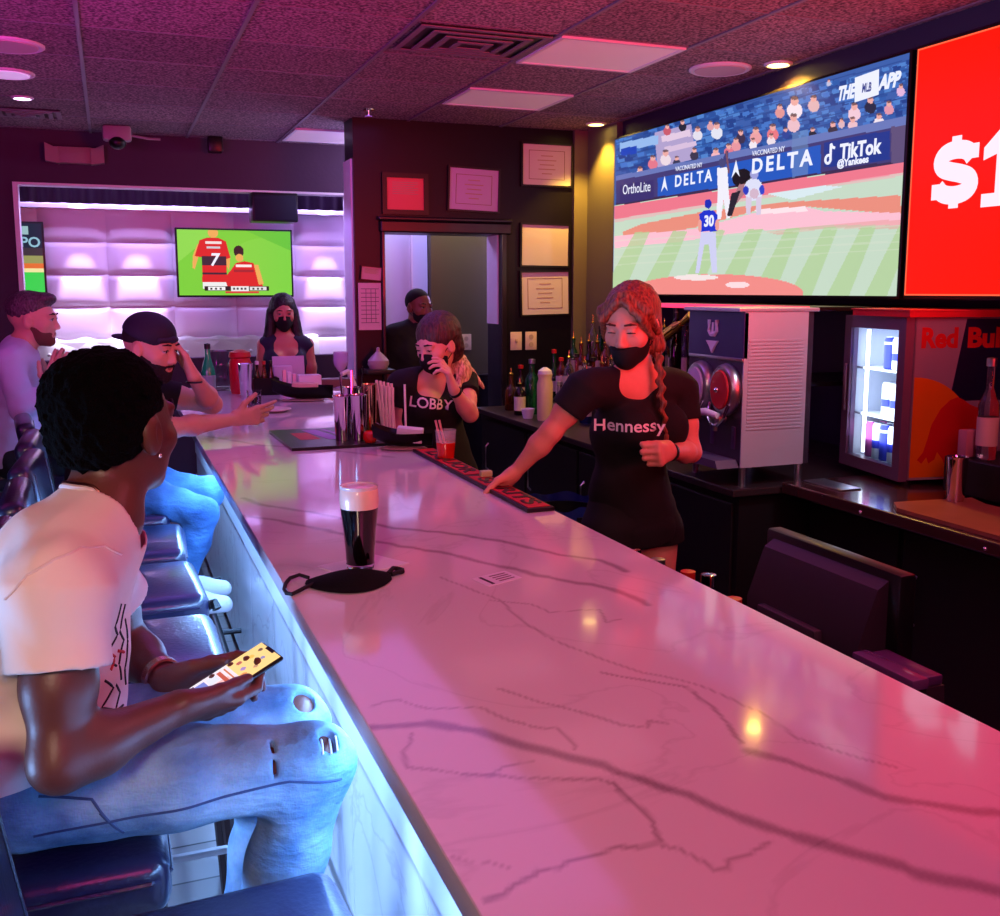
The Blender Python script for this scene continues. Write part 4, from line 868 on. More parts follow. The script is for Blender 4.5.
# card
cA,cB,cC,cD=[atz(x,y,Z) for x,y in ((471,579),(505,571),(522,578),(489,587))]
t=thing('business_card','white printed card lying on the bar beyond the stout','card',(0,0,0))
B().prism([(p_.x,p_.y) for p_ in (cA,cB,cC,cD)],Z+.0003,Z+.0011).build('card',m_paper,t,smooth=None)
def lrp(u,v): p_=cA.lerp(cB,u).lerp(cD.lerp(cC,u),v); return (p_.x,p_.y)
b=B(); b.prism([lrp(.16,.1),lrp(.24,.1),lrp(.24,.9),lrp(.16,.9)],Z+.0012,Z+.0016)
b.build('dark_stripe',mat('maroon_ink',(60,10,25),.6),t,smooth=None)
b=B()
for k in range(4): b.prism([lrp(.42,.18+.19*k),lrp(.88,.18+.19*k),lrp(.88,.25+.19*k),lrp(.42,.25+.19*k)],Z+.0012,Z+.0016)
b.build('printed_lines',m_ink,t,smooth=None)
# black service tray mat with print
t=thing('service_tray','flat black tray with a colourful print under the shakers','tray',(0,0,0))
B().prism([(.61,4.33),(.62,3.80),(1.09,3.80),(1.09,4.33)],Z+.0005,Z+.012).build('mat',m_black,t,smooth=None)
b=B(); b.prism([(.69,4.0),(.77,4.0),(.75,4.2),(.68,4.2)],Z+.0122,Z+.0128); b.build('red_print',mat('red_ink',(200,40,40),.5),t,smooth=None)
b=B(); b.prism([(.80,3.98),(.86,3.98),(.80,4.28),(.74,4.28)],Z+.0122,Z+.0128); b.prism([(.88,4.0),(.90,4.0),(.84,4.28),(.82,4.28)],Z+.0122,Z+.0128); b.build('lilac_print',mat('lilac_ink',(190,150,205),.5),t,smooth=None)
TZ=Z+.0128
def shaker(x,y,h,r,lab,m=m_chrome,grp=None,name='cocktail_shaker'):
    t=thing(name,lab,'shaker',(x,y,TZ),0,grp)
    B().lathe([(0,0),(r*.78,0),(r*.8,.004),(r,h),(r*1.05,h+.004),(r*1.02,h+.006),(r*.95,h),(r*.74,.006),(0,.006)],n=24).build('cup',m,t); return t
shaker(.845,3.93,.175,.036,'tall polished shaker tin on the tray, left one'); shaker(.905,3.90,.18,.034,'tall polished shaker tin on the tray, middle one'); shaker(.965,3.96,.215,.03,'tall shaker tin painted gold-lit on the tray beside the straws',mat('gold_lit_chrome',(240,200,150),.12,metal=1)); shaker(.90,4.02,.20,.033,'polished shaker tin at the back of the tray')  # golden light on the tin by the straws is put into its colour
t=thing('candle_jar','small red glass jar on the tray at the foot of the shakers','jar',(.935,3.84,TZ)); B().lathe([(0,0),(.02,0),(.028,.015),(.028,.035),(.02,.045),(.018,.045),(.024,.035),(0,.02)],n=20).build('glass',mat('red_glass',(220,40,30),.15),t)
for k in range(3):
    a_=V(.86+.03*k,3.95+.01*k,TZ+.02); c_=a_+V(-.01+.02*k,.03,.24+.015*k); tag(B().tube([a_,c_],.004).build('bar_spoon',m_chrome),'long steel bar spoon standing in the shaker tins','spoon','bar spoons in the shaker tins')
# straws and napkins in caddy
for k in range(9):
    a_=V(1.025+.012*(k%5),3.98-.01*(k//5),Z+.03); c_=a_+V(-.025+.004*k,.0+.005*(k%3),.215-.004*k)
    tag(B().tube([a_,c_],.006).build('wrapped_straw',mat('white_wrapper',(235,205,210),.5)),'white paper wrapped straw in the bundle behind the black caddy','straw','wrapped straws behind the black caddy')
tag(B().tube([V(1.085,3.85,Z+.03),V(1.088,3.87,Z+.235)],.0045).build('drinking_straw',mat('white_wrapper')),'single white straw standing apart right of the bundle','straw')
def caddy(x,y,L_,lab,rz,s=1.):
    t=thing('napkin_caddy',lab,'caddy',(x,y,Z),rz)
    def f(u,v):
        a=-1+2*u; x_=L_*a; wv=.07*s*(1-.55*a*a); y_=-wv+2*wv*v; z_=.012+.075*s*(abs(2*v-1)**2)*(.75+.0*a)+.035*s*max(0,-a)**2
        return (x_,y_,z_)
    B().grid(f,26,12,thick=.006).build('tray',m_black,t,smooth=60)
    B().sph((0,0,.006),(L_*.8,.05*s,.006)).build('base',mat('pale_base',(200,160,160),.5),t)
    return t
caddy(1.03,3.70,.115,'black boat shaped napkin caddy on the bar next to the straws',-.35)
b=B(); b.box((-.05,-.035,.03),(.05,.035,.085),bev=.004); q=b.build('napkin_stack',m_paper,None); q.location=(1.05,3.69,Z); q.rotation_euler=(0,.1,-.35); tag(q,'stack of pale napkins in the nearer black caddy','napkins')
# red and black rubber bar mat with lettering
t=thing('bar_mat','long red and black rubber bar mat on the inner edge of the bar','bar mat',(0,0,0))
B().box((1.045,2.49,Z+.0004),(1.128,3.62,Z+.012),bev=.002).build('mat_base',m_black,t,smooth=None)
b=B(); b.box((1.053,2.505,Z+.012),(1.12,3.0,Z+.0135)); b.box((1.053,3.04,Z+.012),(1.12,3.6,Z+.0135)); b.build('red_field',mat('red_rubber',(205,25,35),.5),t,smooth=None)
text('SPIRITS',.07,m_black,frame((1.087,2.75,Z+.0140),(0,-1,0),(1,0,0)),t,bold=.002,width=.42); text('LIQUOR',.07,m_black,frame((1.087,3.3,Z+.0140),(0,-1,0),(1,0,0)),t,bold=.002,width=.46)
t=thing('red_cocktail','short clear cup of red drink with two straws on the bar mat','cocktail',(1.10,3.38,Z+.0138))
B().lathe([(0,0),(.03,0),(.0345,.055),(0,.055)],n=24).build('drink',mat('red_drink',(225,35,25),.1,coat=.6),t); B().lathe([(.0346,.0555),(.038,.10),(.036,.10),(.0335,.0555),(.0346,.0555)],n=24).build('glass',mat('thin_clear_plastic',(240,235,245),.08,alpha=.22),t)
for s in (0,1): B().tube([(-.01+.012*s,0,.02),(-.035+.014*s,.01,.135)],.004).build('straw',mat('pink_straw',(235,150,150),.4),t)
tag(B().box((-.02,-.012,0),(.02,.012,.02),bev=.004).build('lime_wedge',mat('pale_lime',(200,205,150),.5),None,loc=(1.105,2.98,Z+.0136)),'small pale garnish lying on the bar mat','garnish')
# far cluster
def lathe_thing(name,lab,cat,loc,parts,grp=None):
    t=thing(name,lab,cat,loc,0,grp)
    for nm,prof,m in parts: B().lathe(prof,n=26).build(nm,m,t)
    return t
lathe_thing('mineral_water_bottle','green glass bottle with a dark cap on the far bar','bottle',(.525,6.15,Z),(('glass_body',[(0,0),(.038,0),(.04,.01),(.04,.13),(.03,.17),(.016,.22),(.014,.27),(0,.27)],mat('bright_green_glass',(30,190,110),.08,coat=.5)),('label',[(.0405,.03),(.041,.03),(.041,.11),(.0405,.11)],mat('pale_green_label',(150,190,170),.5)),('cap',[(0,.265),(.018,.265),(.018,.295),(0,.30)],m_blackcap)))
lathe_thing('water_pitcher','large clear water pitcher on the far bar behind the green bottle','pitcher',(.62,6.38,Z),(('body',[(0,0),(.08,0),(.10,.06),(.10,.16),(.085,.22),(.09,.24),(.087,.24),(.08,.22),(.096,.16),(.096,.06),(.077,.006),(0,.006)],g_clear),))
lathe_thing('red_pitcher','red pitcher with a red lid on the far bar','pitcher',(.705,6.1,Z),(('body',[(0,0),(.055,0),(.062,.02),(.066,.18),(.055,.21),(0,.21)],mat('translucent_red',(200,30,45),.25)),('lid',[(0,.211),(.06,.211),(.066,.22),(.06,.245),(.02,.26),(0,.26)],mat('red_lid',(190,25,35),.4))))
lathe_thing('shaker_tin','silver shaker tin in front of the red pitcher','shaker',(.705,5.85,Z),(('cup',[(0,0),(.03,0),(.032,.006),(.042,.19),(.044,.194),(.04,.19),(.03,.008),(0,.008)],m_chrome),))
lathe_thing('water_glass','clear tumbler of water by the resting hand','glass',(.655,5.12,Z),(('glass',[(0,0),(.03,0),(.038,.11),(.036,.11),(.028,.004),(0,.004)],mat('pint_glass')),('water',[(0,.0045),(.0278,.0045),(.0345,.08),(0,.08)],mat('pint_glass'))))
lathe_thing('pink_plate','flat pinkish plate on the bar beyond the resting hand','plate',(.74,5.1,Z),(('dish',[(0,.002),(.06,.002),(.095,.014),(.094,.017),(.06,.006),(0,.006)],mat('pale_china',(225,180,195),.3)),))
t=thing('condiment_caddy','dark caddy full of bottles and napkins on the far bar','caddy',(.83,5.98,Z))
b=B(); b.box((-.075,-.06,0),(.075,.06,.008)); b.box((-.075,-.06,.008),(.075,-.054,.10)); b.box((-.075,.054,.008),(.075,.06,.10)); b.box((-.075,-.054,.008),(-.069,.054,.10)); b.box((.069,-.054,.008),(.075,.054,.10)); b.build('rack',m_dark,t,smooth=None)
for k in range(3):
    q=lathe_thing('sauce_bottle',['dark sauce bottle at the left in the far condiment caddy','brown sauce bottle in the middle of the far condiment caddy','dark sauce bottle at the right in the far condiment caddy'][k],'bottle',(.785+.04*k,5.97,Z+.008),(('body',[(0,0),(.018,0),(.018,.10),(.008,.14),(.008,.17),(0,.17)],(g_brown,g_amber,g_brown)[k]),('cap',[(0,.17),(.011,.17),(.011,.19),(0,.19)],(m_white,m_redcap,m_blackcap)[k])))
b=B(); b.box((0,0,0),(.11,.05,.155),bev=.004); q=b.build('menu_holder',mat('lilac_card',(205,185,220),.5)); q.location=(.90,6.1,Z); q.rotation_euler=(0,0,-.1); tag(q,'pale lilac menu block standing on the far bar before the seated woman','menu')
b=B(); b.box((0,0,0),(.20,.012,.20),bev=.002); q=b.build('menu_card',mat('lilac_card2',(190,170,205),.5)); q.location=(.93,6.32,Z); q.rotation_euler=(-.1,0,.05); tag(q,'large pale folded menu standing furthest back on the bar','menu')
t=thing('paper_stack','slanted stack of pale slips leaning in front of the menu block','paper slips',(.915,5.85,Z)); 
for k in range(4): B().box((.0+.028*k,-.004*k,.0),(.02+.028*k,.03-.004*k,.15-.012*k),bev=.002).build('slip',m_paper if k%2 else mat('pinkish_slip',(235,180,190),.5),t)
b=B(); b.box((0,0,0),(.13,.09,.12),bev=.004); q=b.build('napkin_holder',mat('white_plastic_box',(225,205,225),.4)); q.location=(1.0,5.80,Z); tag(q,'white boxy napkin holder at the far right of the bar','napkin holder')
q=caddy(.975,5.55,.165,'large black boat shaped caddy on the far bar',-.25,1.25)
b=B(); b.box((-.07,-.04,.03),(.07,.04,.10),bev=.004); q=b.build('napkin_stack',mat('peach_napkins',(230,180,170),.6)); q.location=(.985,5.55,Z); q.rotation_euler=(0,.05,-.25); tag(q,'stack of peach coloured napkins in the far black caddy','napkins')
lathe_thing('ashtray','round chrome dish right of the far black caddy','dish',(1.16,5.95,Z),(('dish',[(0,0),(.035,0),(.045,.03),(.042,.03),(.033,.005),(0,.005)],m_chrome),))
wp=aty(341,370,6.25)
t=thing('wine_glass','wine glass with a little pale wine on the far end of the bar','wine glass',(wp.x,6.25,Z))
B().lathe([(0,0),(.040,.0),(.038,.003),(.006,.010),(.0045,.015),(.0045,.09),(.02,.105),(.044,.14),(.049,.17),(.046,.225),(.0445,.225),(.0475,.17),(.042,.142),(.018,.109),(0,.103)],n=30).build('glass',mat('wine_glass_tint',(205,180,225),.06,alpha=.45,coat=.5),t,smooth=50)
B().lathe([(0,.1045),(.0175,.110),(.041,.1425),(.0455,.16),(0,.16)],n=28).build('wine',mat('pale_wine',(235,225,245),.1),t)
t=thing('beer_faucet','curved white faucet rising behind the shakers','faucet',(0,0,0))
fp=aty(356,380,5.86)
B().tube([(fp.x,5.86,Z),(fp.x-.01,5.86,Z+.05),(fp.x-.03,5.85,Z+.10),(fp.x-.06,5.82,Z+.135),(fp.x-.10,5.8,Z+.12)],.014,n=14).build('spout',m_white,t); B().lathe([(0,0),(.035,0),(.03,.02),(.015,.03),(0,.03)],c=(fp.x,5.86,Z)).build('base',m_chrome,t)
t=thing('pour_mat_box','brown wooden box at the far end of the bar by the column','box',(0,0,0)); B().box((1.16,6.25,Z),(1.44,6.4,Z+.05),bev=.004).build('box',mat('brown_box',(110,70,70),.5),t)
# ================================================================ bar stools
def stool_parts(t):
    w=.215
    def soft(a,b_,bev): return B().box(a,b_,bev=bev,seg=4)
    s=soft((-w,-w,.735),(w,w,.835),.035).build('seat',m_leather,t,smooth=60)
    B().tube([(-w+.03,-w+.001,.80),(w-.03,-w+.001,.80),(w-.001,-w+.03,.80),(w-.001,w-.03,.80),(w-.03,w-.001,.80),(-w+.03,w-.001,.80),(-w+.001,w-.03,.80),(-w+.001,-w+.03,.80)],.004,n=6,closed=True).build('piping',m_leather,s)
    Mb=Matrix.Translation((-w-.005,0,.80))@Matrix.Rotation(math.radians(-9),4,'Y')
    k=B().box((-.04,-w,.0),(.035,w,.34),bev=.03,seg=4,M=Mb).build('backrest',m_leather,t,smooth=60)
    B().tube([Mb@Vector((.036,-w+.05,.04)),Mb@Vector((.036,-w+.05,.30))],.003,n=6).build('seam',m_leather,k)
    B().tube([Mb@Vector((.036,w-.05,.04)),Mb@Vector((.036,w-.05,.30))],.003,n=6).build('seam',m_leather,k)
    lw=mat('dark_wood_leg',(34,20,22),.35)
    for sx_ in(-1,1):
        for sy_ in(-1,1):
            B().tube([(sx_*(w-.03),sy_*(w-.03),.74),(sx_*(w+.01),sy_*(w+.01),0)],[.02,.015],n=8).build('leg',lw,t)
    r=w+.0
    B().tube([(-r,-r,.39),(r,-r,.39),(r,r,.39),(-r,r,.39)],.011,n=8,closed=True).build('foot_ring',m_steel,t)
    return t
st0=stool_parts(thing('bar_stool','dark leather bar stool under the man in the white t-shirt','bar stool',(-.17,1.695,0)))
dup(st0,(.065,1.17,0),.05,'empty dark leather bar stool closest to the camera, its seat cut by the bottom edge')
for x,y,rz,l in ((.0,2.47,0,'empty dark leather bar stool just beyond the man in the white t-shirt'),(-.0,3.03,.03,'empty dark leather bar stool, second beyond the man in the white t-shirt'),(-.01,3.58,-.04,'empty dark leather bar stool right in front of the man with the cap'),(-.04,4.14,0,'dark leather bar stool under the man with the backwards cap'),(-.10,4.75,.1,'dark leather bar stool between the capped man and the lavender shirted man'),(-.42,5.35,0,'dark leather bar stool under the man in the lavender shirt')):
    dup(st0,(x,y,0),rz,l)
# strap hanging from the second stool
t=thing('handbag_strap','short black strap with a round end hanging at the edge of an empty stool','strap',(0,0,0))
B().tube([(.215,2.86,.79),(.235,2.85,.80),(.24,2.84,.785)],.014,n=8).build('strap',m_black,t)
# ================================================================ figures: smooth bodies grown from blended volumes
class S:
    def __init__(s): s.ops=[]
    def add(s,kind,mode='+',k=.02,**a): s.ops.append((kind,mode,k,a)); return s
    def cap(s,a,b,ra,rb=None,k=.02,mode='+',lat=None,lf=1.,flat=False):
        return s.add('cap',mode,k,a=np.array(a,float),b=np.array(b,float),ra=ra,rb=ra if rb is None else rb,lat=None if lat is None else np.array(Vector(lat).normalized()),lf=lf,flat=flat)
    def ell(s,c,r,R=None,k=.015,mode='+'):
        return s.add('ell',mode,k,c=np.array(c,float),r=np.array(r if hasattr(r,'__len__') else (r,r,r),float),R=np.array(R) if R is not None else np.eye(3))
    def box(s,c,h,R=None,k=.004,mode='+',rd=.004):
        return s.add('box',mode,k,c=np.array(c,float),r=np.array(h,float),R=np.array(R) if R is not None else np.eye(3),rd=rd)
    def half(s,p,n,mode='-',k=.004):   # removes the side n points to
        return s.add('half',mode,k,c=np.array(p,float),n=np.array(Vector(n).normalized()))
    def ext(s,o): s.ops+=o.ops; return s
    def bb(s,op,m=0):
        kind,mode,k,a=op
        if kind=='half': return None
        if kind=='cap':
            r=max(a['ra'],a['rb'])*max(a['lf'],1)+m; return np.minimum(a['a'],a['b'])-r,np.maximum(a['a'],a['b'])+r
        r=np.abs(a['R'])@a['r']+m; return a['c']-r,a['c']+r
    def dist(s,op,P):
        kind,mode,k,a=op
        if kind=='half': return -((P-a['c'])@a['n'])
        if kind=='cap':
            A,Bv=a['a'],a['b']; v=P-A; ab=Bv-A; L2=float(ab@ab)+1e-12; t=(v@ab)/L2; tc=np.clip(t,0,1)
            w=v-tc[...,None]*ab
            f=1.
            if a['lat'] is not None and a['lf']!=1:
                q=(w@a['lat'])[...,None]*a['lat']; w=w+q*(1/a['lf']-1)
            d=np.sqrt((w*w).sum(-1))-(a['ra']+(a['rb']-a['ra'])*tc)
            if a['flat']:
                L=math.sqrt(L2); d=np.maximum(d,np.maximum(-t*L,(t-1)*L))
            return d
        q=(P-a['c'])@a['R']     # R columns are the local axes
        if kind=='ell':
            k0=np.sqrt(((q/a['r'])**2).sum(-1)); k1=np.sqrt(((q/a['r']**2)**2).sum(-1))+1e-9; return k0*(k0-1)/k1
        e=np.abs(q)-a['r']+a['rd']; return np.sqrt((np.maximum(e,0)**2).sum(-1))+np.minimum(e.max(-1),0)-a['rd']
    def mesh(s,name,res,m,parent,wr=None,seed=1,smooth=True):
        lo=np.full(3,1e9); hi=-lo
        for op in s.ops:
            if op[1]=='+':
                l,h=s.bb(op); lo=np.minimum(lo,l); hi=np.maximum(hi,h)
        mg=4*res+(wr[0]*2 if wr else 0); lo-=mg; hi+=mg
        n=np.ceil((hi-lo)/res).astype(int)+1
        ax=[lo[i]+res*np.arange(n[i]) for i in range(3)]
        D=np.full(n,.2,np.float32)
        for op in s.ops:
            kind,mode,k,a=op
            if kind=='half': sl=tuple(slice(0,n[i]) for i in range(3))
            else:
                l,h=s.bb(op,k+3*res); i0=np.clip(((l-lo)/res).astype(int),0,n); i1=np.clip(((h-lo)/res).astype(int)+2,0,n)
                if (i1<=i0).any(): continue
                if mode=='&': sl=tuple(slice(0,n[i]) for i in range(3))
                else: sl=tuple(slice(i0[i],i1[i]) for i in range(3))
            P=np.stack(np.meshgrid(*[ax[i][sl[i]] for i in range(3)],indexing='ij'),-1)
            d=s.dist(op,P).astype(np.float32); c=D[sl]
            if mode=='+': hh=np.maximum(k-np.abs(c-d),0); D[sl]=np.minimum(c,d)-hh*hh/(4*k)
            elif mode=='-' and kind!='half': hh=np.maximum(k-np.abs(c+d),0); D[sl]=np.maximum(c,-d)+hh*hh/(4*k)
            elif mode=='-': D[sl]=np.maximum(c,-d)
            else: hh=np.maximum(k-np.abs(c-d),0); D[sl]=np.maximum(c,d)+hh*hh/(4*k)
        if wr:
            amp,fr=wr[0],wr[1]; an=wr[2] if len(wr)>2 else (1,1,1); rs=np.random.RandomState(seed)
            X,Y,Zz=np.meshgrid(*[a_.astype(np.float32) for a_ in ax],indexing='ij'); N=np.zeros_like(D)
            for o in range(4):
                v=rs.randn(3); v/=np.linalg.norm(v); v=v*np.array(an)*fr*(1.35**o); v2=rs.randn(3)*fr*.6
                N+=np.sin(v[0]*X+v[1]*Y+v[2]*Zz+rs.rand()*6+1.5*np.sin(v2[0]*X+v2[1]*Y+v2[2]*Zz))/(1.25**o)
            D+=amp*N*.45
        # surface nets
        ins=D<0
        c=np.zeros(tuple(n-1),np.uint8)
        for dx in(0,1):
            for dy in(0,1):
                for dz in(0,1): c+=ins[dx:n[0]-1+dx,dy:n[1]-1+dy,dz:n[2]-1+dz]
        act=(c>0)&(c<8); ijk=np.argwhere(act); vid=np.full(act.shape,-1,np.int64); vid[act]=np.arange(len(ijk))
        acc=np.zeros((len(ijk),3)); cnt=np.zeros(len(ijk))
        cor=[(0,0,0),(1,0,0),(0,1,0),(1,1,0),(0,0,1),(1,0,1),(0,1,1),(1,1,1)]
        for p in range(8):
            for q in range(p+1,8):
                if sum(abs(cor[p][i]-cor[q][i]) for i in range(3))!=1: continue
                a0=np.array(cor[p]); b0=np.array(cor[q])
                va=D[tuple((ijk+a0).T)]; vb=D[tuple((ijk+b0).T)]; mk=(va<0)!=(vb<0)
                t=va[mk]/(va[mk]-vb[mk]); acc[mk]+=a0+(b0-a0)*t[:,None]; cnt[mk]+=1
        co=lo+(ijk+acc/cnt[:,None])*res
        F=[]
        for axis in range(3):
            u,v=(axis+1)%3,(axis+2)%3
            sa=[slice(None)]*3; sb=[slice(None)]*3; sa[axis]=slice(0,-1); sb[axis]=slice(1,None)
            A=ins[tuple(sa)]; Bn=ins[tuple(sb)]
            for flip,mk in((False,A&~Bn),(True,~A&Bn)):
                e=np.argwhere(mk); e=e[(e[:,u]>0)&(e[:,v]>0)&(e[:,u]<n[u]-1)&(e[:,v]<n[v]-1)]
                if not len(e): continue
                o=[]
                for du,dv in((0,0),(1,0),(1,1),(0,1)):
                    w=e.copy(); w[:,u]-=du; w[:,v]-=dv; o.append(vid[tuple(w.T)])
                f=np.stack(o,1); F.append(f if not flip else f[:,::-1])
        F=np.concatenate(F); F=F[(F>=0).all(1)]
        base=np.array(parent.location) if parent is not None else np.zeros(3)
        me=mesh_from(name,co-base,F); me.materials.append(m)
        me.polygons.foreach_set('use_smooth',[True]*len(me.polygons))
        o=bpy.data.objects.new(name,me); COL.objects.link(o)
        if parent is not None: o.parent=parent
        return o
def nz(v): return Vector(v).normalized()
def head_frame(f,u=(0,0,1)):
    f=nz(f); r=f.cross(Vector(u)).normalized(); u=r.cross(f)
    return np.array(((r.x,f.x,u.x),(r.y,f.y,u.y),(r.z,f.z,u.z)))
class Body:
    """joints in world metres: P pelvis W waist C chest U upper chest N neck base H head centre; L/R limbs"""
    def __init__(s,J,hf,hu=(0,0,1),sc=1.,sex='m',bulk=1.,lid=0.,lb=1.): s.J={k:np.array(v,float) for k,v in J.items()}; s.R=head_frame(hf,hu); s.sc=sc; s.sex=sex; s.bk=bulk; s.lid=lid; s.lb=lb
    def hp(s,x,y,z): return s.J['H']+s.R@(np.array((x,y,z))*s.sc)
    def head(s,F,i=0):
        c=s.sc; R=s.R; g=lambda *a:tuple(v*c+i for v in a)
        F.ell(s.hp(0,-.018,.032),g(.077,.097,.088),R,k=.02)
        F.ell(s.hp(0,.022,-.018),g(.063,.072,.088),R,k=.03)
        F.ell(s.hp(0,.028,-.068),g(.051,.055,.045),R,k=.025)
        F.ell(s.hp(0,.070,-.098),g(.022,.020,.018),R,k=.025)
        if i==0:
            for q in(-1,1):
                F.ell(s.hp(.040*q,.056,-.024),g(.026,.026,.024),R,k=.02)
                F.ell(s.hp(.0315*q,.101,.006),g(.017,.016,.012),R,k=.014,mode='-')
                F.ell(s.hp(.0315*q,.0795,.0135+s.lid),(.0150*c,.0132*c,.0085*c),R,k=.004)
                F.ell(s.hp(.0315*q,.0785,-.0035),(.0150*c,.0115*c,.0065*c),R,k=.004)
                F.ell(s.hp(.077*q,-.006,-.008),g(.012,.021,.034),R,k=.006)
                F.ell(s.hp(.088*q,.002,-.006),g(.005,.009,.018),R,k=.004,mode='-')
                F.cap(s.hp(.016*q,.087,.028),s.hp(.046*q,.078,.026),.007*c,k=.012)
                F.ell(s.hp(.012*q,.098,-.034),g(.008,.009,.007),R,k=.008)
            F.cap(s.hp(0,.086,.012),s.hp(0,.106,-.028),.0075*c,.0105*c,k=.012)
            F.cap(s.hp(-.018,.083,-.058),s.hp(.018,.083,-.058),.007*c,k=.008)
            F.cap(s.hp(-.014,.083,-.069),s.hp(.014,.083,-.069),.008*c,k=.008)
        return F
    def neck(s,F,i=0): 
        r=.053 if s.sex=='m' else .046
        F.cap(s.hp(0,-.022,-.06),s.J['N'],(r*s.sc+i),(r*1.12+i),k=.03); return F
    def torso(s,F,i=0,low=True):
        J=s.J; lat=J['sR']-J['sL']; lp=J['hR']-J['hL']; m=s.sex=='m'; b=s.bk
        if low: F.cap(J['P'],J['P']*.4+J['W']*.6,(.112 if m else .112)*b+i,(.10 if m else .088)*b+i,lat=lp,lf=1.38 if m else 1.42,k=.04)
        F.cap(J['P']*.3+J['W']*.7,J['C'],(.098 if m else .083)*b+i,(.118 if m else .100)*b+i,lat=lat,lf=1.36 if m else 1.32,k=.05)
        F.cap(J['C'],J['U'],(.118 if m else .100)*b+i,(.085 if m else .072)*b+i,lat=lat,lf=1.38 if m else 1.40,k=.04)
        F.cap(J['sR']*.85+J['sL']*.15,J['sL']*.85+J['sR']*.15,(.056 if m else .046)*b+i,k=.05)
        for q in'RL': F.cap(J['N']*.92+J['U']*.08,J['s'+q],(.042 if m else .034)+i,(.046 if m else .037)+i,k=.05)
        if not m:
            fw=np.cross(lat,J['U']-J['C']); fw/=np.linalg.norm(fw); 
            if s.J.get('fwd') is not None and fw@s.J['fwd']<0: fw=-fw
            l=lat/np.linalg.norm(lat); c=J['C']*.75+J['U']*.25
            for q in(-1,1): F.ell(c+l*.072*q+fw*.075,(.060+i,.060+i,.060+i),k=.03)
        return F
    def arm(s,F,q,i=0,upto=2.,k=.025):
        J=s.J; m=1. if s.sex=='m' else .86; m*=s.bk; a,e,w=J['s'+q],J['e'+q],J['w'+q]
        if upto<=1:
            E=a+(e-a)*upto; F.cap(a,E,.052*m+i,.046*m+i,k=k,flat=True); F.ell(a,(.054*m+i,)*3,k=k); return F
        F.cap(a,a*.45+e*.55,.052*m+i,.047*m+i,k=k); F.cap(a*.45+e*.55,e,.046*m+i,.038*m+i,k=k)
        F.cap(e,e*.7+w*.3,.038*m+i,.040*m+i,k=k); 
        if upto>=2: F.cap(e*.7+w*.3,w,.040*m+i,.025*m+i,k=k)
        return F
    def leg(s,F,q,i=0,k=.03,foot=True):
        J=s.J; m=1. if s.sex=='m' else .97; m*=s.bk*s.lb; h,kn,an=J['h'+q],J['k'+q],J['a'+q]
        F.cap(h,h*.5+kn*.5,.088*m+i,.076*m+i,k=k); F.cap(h*.5+kn*.5,kn,.076*m+i,.058*m+i,k=k)
        F.cap(kn,kn*.65+an*.35,.056*m+i,.057*m+i,k=k); F.cap(kn*.65+an*.35,an,.056*m+i,.036*m+i,k=k)
        return F
    def foot(s,F,q,i=0):
        J=s.J; an=J['a'+q]; t=J['t'+q]; d=t-an; u=np.array((0,0,1.)); F.cap(an+u*-.035-d*.18,an+d*.45-u*.045,.036+i,.036+i,k=.03); F.cap(an+d*.45-u*.045,t-u*.05,.038+i,.028+i,k=.03); F.cap(an,an-u*.03,.036+i,.038+i,k=.03); return F
    def hand(s,F,q,d,n,curl=(.25,.35,.3),thumb=None,spread=.12,curls=None,sc=1.,r=1.):
        """d finger direction, n palm normal (the way the palm looks); fingers curl towards n"""
        w=s.J['w'+q]; d=np.array(nz(d)); n=np.array(n,float); n-=d*(n@d); n/=np.linalg.norm(n); t=np.cross(d,n)*( 1 if q=='R' else -1)   # thumb side
        t=-t if False else t
        sc=sc*s.sc*(.95 if s.sex=='f' else 1.02)
        ms=((.030,.092,(.046,.027,.021)),(.010,.096,(.051,.031,.022)),(-.010,.091,(.047,.029,.021)),(-.029,.082,(.036,.022,.019)))
        for j,(o,l,ph) in enumerate(ms):
            a=w+t*o*.45*sc+d*.01; kn=w+(t*o+d*l)*sc
            F.cap(a,kn,.0145*sc*r,.0115*sc*r,k=.012)
            cc=curls[j] if curls else curl; ang=0; p=kn; sp=spread*(1.5-j)/1.5
            for si,(L_,c_) in enumerate(zip(ph,cc)):
                ang+=c_; dd=d*math.cos(ang)+n*math.sin(ang)+t*math.sin(sp)*math.cos(ang)*.6; dd/=np.linalg.norm(dd)
                qn=p+dd*L_*sc; F.cap(p,qn,(.0095-.0009*si)*sc*r,(.0088-.0009*si)*sc*r,k=.004 if si else .006); p=qn
        F.cap(w+t*.006*sc,w+(d*.055+n*.004)*sc,.022*sc,.016*sc,lat=t,lf=1.45,k=.012)
        th=thumb or (.55,.75,.15)   # (along d, along t, along n)
        a=w+(t*.022+d*.018)*sc; dv=d*th[0]+t*th[1]+n*th[2]; dv/=np.linalg.norm(dv)
        b=a+dv*.042*sc; dv2=d*(th[0]+.35)+t*th[1]*.6+n*(th[2]+.12); dv2/=np.linalg.norm(dv2); c=b+dv2*.034*sc; e=c+dv2*.026*sc
        F.cap(a,b,.0165*sc*r,.0125*sc*r,k=.012); F.cap(b,c,.0118*sc*r,.0105*sc*r,k=.005); F.cap(c,e,.0105*sc*r,.0088*sc*r,k=.004)
        s.J['tip'+q]=e
        return F
def skin(name,c,rough=.5): return mat(name,c,rough,sss=.12,bump=.06,bscale=220,var=.08,vscale=30)
m_eye=mat('eye_white',(175,160,160),.2,coat=.5); m_iris=mat('dark_iris',(30,18,12),.15,coat=.6); m_lip=mat('lips',(150,70,72),.45); m_brow=mat('dark_brow_hair',(22,14,12),.8)
